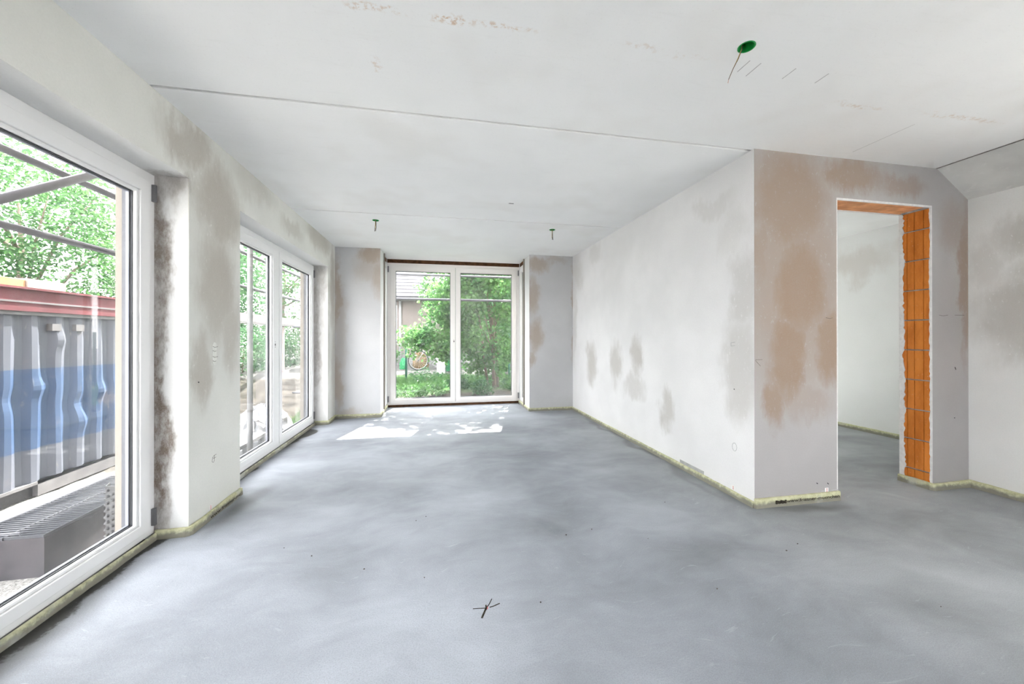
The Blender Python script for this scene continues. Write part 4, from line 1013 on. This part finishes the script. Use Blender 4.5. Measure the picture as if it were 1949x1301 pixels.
# maple-like shrub tree in front of the fence, multi stemmed
def path_clumps(pts, n, r):
    out = []
    for i in range(n):
        t = RNG.uniform(0, len(pts) - 1.001); k = int(t); a, b = np.array(pts[k]), np.array(pts[k + 1]); out.append(a + (b - a) * (t - k) + RNG.normal(size=3) * r)
    return np.array(out)
ex = np.concatenate([path_clumps([(0.9, 9.3, 1.2), (0.3, 9.2, 1.15), (-0.35, 9.1, 1.18), (-0.75, 9.0, 1.15)], 46, 0.12),
                     path_clumps([(0.9, 9.4, 2.0), (0.3, 9.4, 1.8), (0.02, 9.4, 1.95)], 60, 0.20), path_clumps([(0.9, 9.4, 2.9), (0.5, 9.4, 2.7), (0.15, 9.5, 2.4)], 46, 0.22),
                     path_clumps([(0.3, 9.0, 0.95), (0.1, 8.9, 0.85)], 14, 0.10),
                     in_ellipsoid(190, (1.35, 9.6, 3.75), (1.2, 0.9, 1.45), 0.1), in_ellipsoid(20, (0.35, 9.5, 4.1), (0.35, 0.4, 0.5), 0.1)])
tree('maple_shrub', 'large multi stemmed maple shrub filling the right half of the far garden door', 1.36, 9.3, 4, (1.20, 9.5, 1.85), (0.95, 0.75, 1.75), M_leaf_c, 260, 34, 0.082, cat='shrub', shape=LOBE, trunk_r=0.035, nb=8, stems=5, extra=ex, shell=0.2, spread=0.11)
tree('maple_shrub', 'tall leafy maple behind the fence right of the garden door view', 2.9, 13.0, 5, (2.6, 12.9, 2.7), (1.5, 1.2, 2.4), M_leaf_c, 200, 40, 0.11, cat='shrub', shape=LOBE, trunk_r=0.05, nb=6, shell=0.3)
tree('pale_shrub', 'pale green tree standing in front of the neighbour gable', 0.6, 14.4, 5, (0.55, 14.4, 3.3), (1.25, 0.8, 1.6), M_leaf_a, 120, 30, 0.12, cat='tree', trunk_r=0.05, nb=5)
tree('bramble_shrub', 'small pale bramble bush growing at the left fence post', -1.35, 11.2, 1, (-1.45, 11.2, 0.75), (0.42, 0.35, 0.42), M_leaf_a, 50, 20, 0.07, cat='shrub', trunk_r=0.012, nb=4)
for i, (x, y, r, h, lab) in enumerate([(-0.30, 10.6, .42, .26, 'low leafy weed clump before the bicycle'), (0.45, 9.2, .30, .20, 'low weed clump below the door meeting stile'), (0.95, 8.3, .22, .20, 'small ivy clump nearest the right door leaf'),
                                       (-0.75, 8.7, .34, .15, 'pale weed clump on the soil at the left of the garden'), (-0.15, 8.6, .30, .16, 'pale weed clump on the soil at the middle of the garden'), (1.75, 8.8, .28, .22, 'weed clump at the right garden edge')]):
    tree('weed_clump', lab, x, y, 0.3, (x, y, gz(x, y) + h * .6), (r, r * .8, h), M_leaf_a if i in (3, 4) else M_leaf_b, 40, 14, 0.06, cat='plant', group='weed clumps in the garden', trunk_r=0.008, nb=3, spread=0.05)
# grass
n = 16000
gx = RNG.uniform(-3.4, 4.2, n); gy = 9.3 + 2.65 * RNG.uniform(0, 1, n) ** 1.0 + 0.35 * np.sin(gx * 2.1)
gzv = np.array([gz(a, b) for a, b in zip(gx, gy)]); hgt = RNG.uniform(.07, .20, n); ang = RNG.uniform(0, 6.28, n); lx = RNG.normal(size=(n, 2)) * .05
V = np.zeros((n, 3, 3), np.float32); w = 0.007
V[:, 0] = np.stack([gx - w * np.cos(ang), gy - w * np.sin(ang), gzv - .02], 1); V[:, 1] = np.stack([gx + w * np.cos(ang), gy + w * np.sin(ang), gzv - .02], 1); V[:, 2] = np.stack([gx + lx[:, 0], gy + lx[:, 1], gzv + hgt], 1)
me = bpy.data.meshes.new('grass'); me.vertices.add(n * 3); me.vertices.foreach_set('co', V.ravel()); me.loops.add(n * 3); me.loops.foreach_set('vertex_index', np.arange(n * 3, dtype=np.int32))
me.polygons.add(n); me.polygons.foreach_set('loop_start', np.arange(0, n * 3, 3, dtype=np.int32)); me.update(calc_edges=True); me.materials.append(leaf_mat('grass_blade', (0.028, 0.095, 0.028), (0.08, 0.17, 0.05), 0.3))
go = bpy.data.objects.new('grass', me); COL.objects.link(go); tag(go, 'strip of uncut green grass along the garden fence', 'grass', kind='stuff')

# neighbour house
M_house = simple('neighbour_render', (0.24, 0.205, 0.20), 0.9, 0.15, var=0.10, scale=1.5)
M_tile = simple('grey_roof_tile', (0.06, 0.058, 0.068), 0.8, 0.2, var=0.2, scale=6)
M_fascia = simple('grey_fascia', (0.22, 0.21, 0.22), 0.7, 0.2)
M_dark = simple('dark_window_glass', (0.05, 0.055, 0.065), 0.15, 0.5)
M_zinc = simple('zinc_pipe', (0.50, 0.51, 0.54), 0.4, 0.5, 0.3)
hs = empty('neighbour_house', (-1, 17, 0.05)); tag(hs, 'pale rendered neighbour house with grey tiled roof behind the fence', 'house')
HY = 16.0
B('wall', M_house, hs, (-3.6, 5.5, HY, HY + 6, -0.1, 2.75))
B('fascia', M_fascia, hs, (-3.8, 5.7, HY - 0.32, HY - 0.02, 2.62, 2.80))
keep(MB().prism([(HY - 0.45, 2.78), (HY + 3, 5.0), (HY + 6.4, 2.78), (HY + 6.4, 2.66), (HY + 3, 4.86), (HY - 0.45, 2.66)], lambda a, b, d: (d, a, b), -4.0, 5.9).build('roof', M_tile), hs)
for k in range(13):
    a = k / 13; yy = HY - 0.45 + 3.45 * a; zz = 2.78 + 2.22 * a
    keep(MB().box(-4.0, 5.9, yy, yy + 0.26, zz + 0.0, zz + 0.018).build('tile_row', M_tile), hs)
keep(MB().tube([(-1.5, HY - 0.08, 0.0), (-1.5, HY - 0.08, 2.62)], 0.05, 10).build('drainpipe', M_zinc, smooth=True), hs)
for (a, b) in ((-2.7, -1.62), (2.6, 3.7)):
    w_ = B('window', M_zinc, hs, (a, b, HY - 0.03, HY + 0.02, 1.0, 2.45)); 
    pn = B('pane', M_dark, hs, (a + .06, b - .06, HY - 0.04, HY, 1.06, 2.39)); pn.parent = w_; pn.matrix_parent_inverse = Matrix.Identity(4); pn.matrix_parent_inverse = Matrix.Identity(4)
pl_ = B('plinth', M_fascia, hs, (-3.6, 5.5, HY - 0.03, HY + 0.01, -0.1, 0.45))

# bicycle leaning behind the fence
M_tyre = simple('tyre_rubber', (0.03, 0.03, 0.03), 0.8, 0.2); M_steel = simple('bike_alloy', (0.45, 0.45, 0.47), 0.3, 0.5, 0.6); M_bike = simple('bike_frame_grey', (0.10, 0.10, 0.12), 0.4, 0.5)
bk = empty('bicycle', (-0.10, 13.3, 0.05)); tag(bk, 'grey bicycle parked behind the fence, front wheel in view', 'bicycle')
def torus(R_, r, c, n=40, k=8):
    v = []; f = []
    for i in range(n):
        a = 2 * math.pi * i / n
        for j in range(k):
            b = 2 * math.pi * j / k; q = R_ + r * math.cos(b); v.append((c[0] + q * math.cos(a), c[1] + r * math.sin(b), c[2] + q * math.sin(a)))
    for i in range(n):
        for j in range(k): f.append((i*k+j, ((i+1) % n)*k+j, ((i+1) % n)*k+(j+1) % k, i*k+(j+1) % k))
    return MB().add(v, f)
def bt(name, pts, r, mat): return tubep(name, pts, r, bk, mat)
for cx in (-0.66, 0.40):
    c = (cx, 13.3, 0.05 + 0.34); w_ = keep(torus(0.325, 0.020, c).build('wheel', M_tyre, smooth=True), bk)
    r_ = torus(0.298, 0.010, c).build('rim', M_steel, smooth=True); r_.parent = w_
    m = MB()
    for i in range(20):
        a = i * math.pi / 10; m.tube([c, (c[0] + .295 * math.cos(a), c[1], c[2] + .295 * math.sin(a))], 0.0025, 4)
    s_ = m.build('spokes', M_steel); s_.parent = w_
    h_ = MB().tube([(cx, 13.24, c[2]), (cx, 13.36, c[2])], 0.028, 10).build('hub', M_bike); h_.parent = w_
z0 = 0.05; f1 = (-0.66, 13.3, z0 + .34); hd0 = (-0.46, 13.3, z0 + .68); hd1 = (-0.41, 13.3, z0 + .84); bb = (-0.02, 13.3, z0 + .30); seat = (0.12, 13.3, z0 + .82); rr_ = (0.40, 13.3, z0 + .34)
bt('fork', [f1, hd0], 0.014, M_steel); bt('frame_tube', [hd0, hd1], 0.02, M_bike); bt('frame_tube', [hd1, seat], 0.016, M_bike); bt('frame_tube', [hd0, bb], 0.018, M_bike); bt('frame_tube', [bb, seat], 0.016, M_bike)
bt('frame_tube', [bb, rr_], 0.011, M_bike); bt('frame_tube', [seat, rr_], 0.010, M_bike); bt('stem', [hd1, (-0.44, 13.3, z0 + 1.0)], 0.013, M_steel)
bt('handlebar', [(-0.40, 13.05, z0 + 1.02), (-0.46, 13.18, z0 + 1.0), (-0.46, 13.42, z0 + 1.0), (-0.40, 13.55, z0 + 1.02)], 0.012, M_bike)
bt('seat_post', [seat, (0.15, 13.3, z0 + .93)], 0.013, M_steel)
keep(MB().prism([(-.14, -.02), (.12, -.07), (.14, 0), (.12, .07), (-.14, .02)], lambda a, b, d: (0.17 - a if False else 0.15 + a, 13.3 + b, d), z0 + .93, z0 + .985).build('saddle', M_tyre, bevel=0.01), bk)
keep(torus(0.085, 0.010, bb, 24, 6).build('chainring', M_steel), bk)
bt('crank', [bb, (0.06, 13.24, z0 + .16)], 0.010, M_steel); bt('kickstand', [(0.10, 13.3, z0 + .32), (0.16, 13.15, z0)], 0.009, M_steel)
# things behind the fence
M_tan = simple('tan_sacking', (0.17, 0.105, 0.05), 0.9, 0.1, var=0.2, scale=5); M_gplast = simple('green_crate_plastic', (0.02, 0.24, 0.09), 0.5, 0.3, var=0.15)
blob('sack', M_tan, (-0.62, 14.0, 0.05), (0.27, 0.20, 0.46), 5, 'round tan sack standing behind the bicycle wheel', 'sack')
blob('watering_bag', M_gplast, (-1.20, 13.9, 0.05), (0.13, 0.14, 0.30), 6, 'green garden bag beside the tan sack', 'bag')
pillar = empty('white_pillar', (0.085, 12.5, 0.0)); tag(pillar, 'short white square pillar behind the fence mesh', 'pillar')
B('shaft', simple('white_paint', (0.62, 0.62, 0.62), 0.6, 0.3, var=0.03), pillar, (-0.045, 0.215, 12.4, 12.62, 0.0, 0.66), bevel=0.01); B('cap', M_sheet, pillar, (-0.06, 0.23, 12.385, 12.635, 0.66, 0.70), bevel=0.006)
for k in range(2):
    z = 0.05 + k * 0.17; c = empty('plastic_crate', (0.45, 13.0, z)); tag(c, ('lower' if k == 0 else 'upper') + ' green slatted plastic crate beside the white pillar', 'crate', 'green crates behind the fence')
    B('base', M_gplast, c, (0.25, 0.68, 12.8, 13.2, z, z + 0.015))
    for j in range(3): B('slat', M_gplast, c, (0.25, 0.68, 12.80, 12.815, z + .015 + j * .05, z + .05 + j * .05), (0.25, 0.68, 13.185, 13.20, z + .015 + j * .05, z + .05 + j * .05))
    for xx in (0.25, 0.655): B('side', M_gplast, c, (xx, xx + .025, 12.815, 13.185, z + .015, z + .15))
    B('corner', M_gplast, c, (0.25, 0.275, 12.80, 12.815, z, z + .165), (0.655, 0.68, 12.80, 12.815, z, z + .165))
stack = blob('rubbish_bag', M_fascia, (0.20, 13.9, 0.05), (0.36, 0.2, 0.42), 8, 'dark grey bag behind the bicycle frame', 'bag')
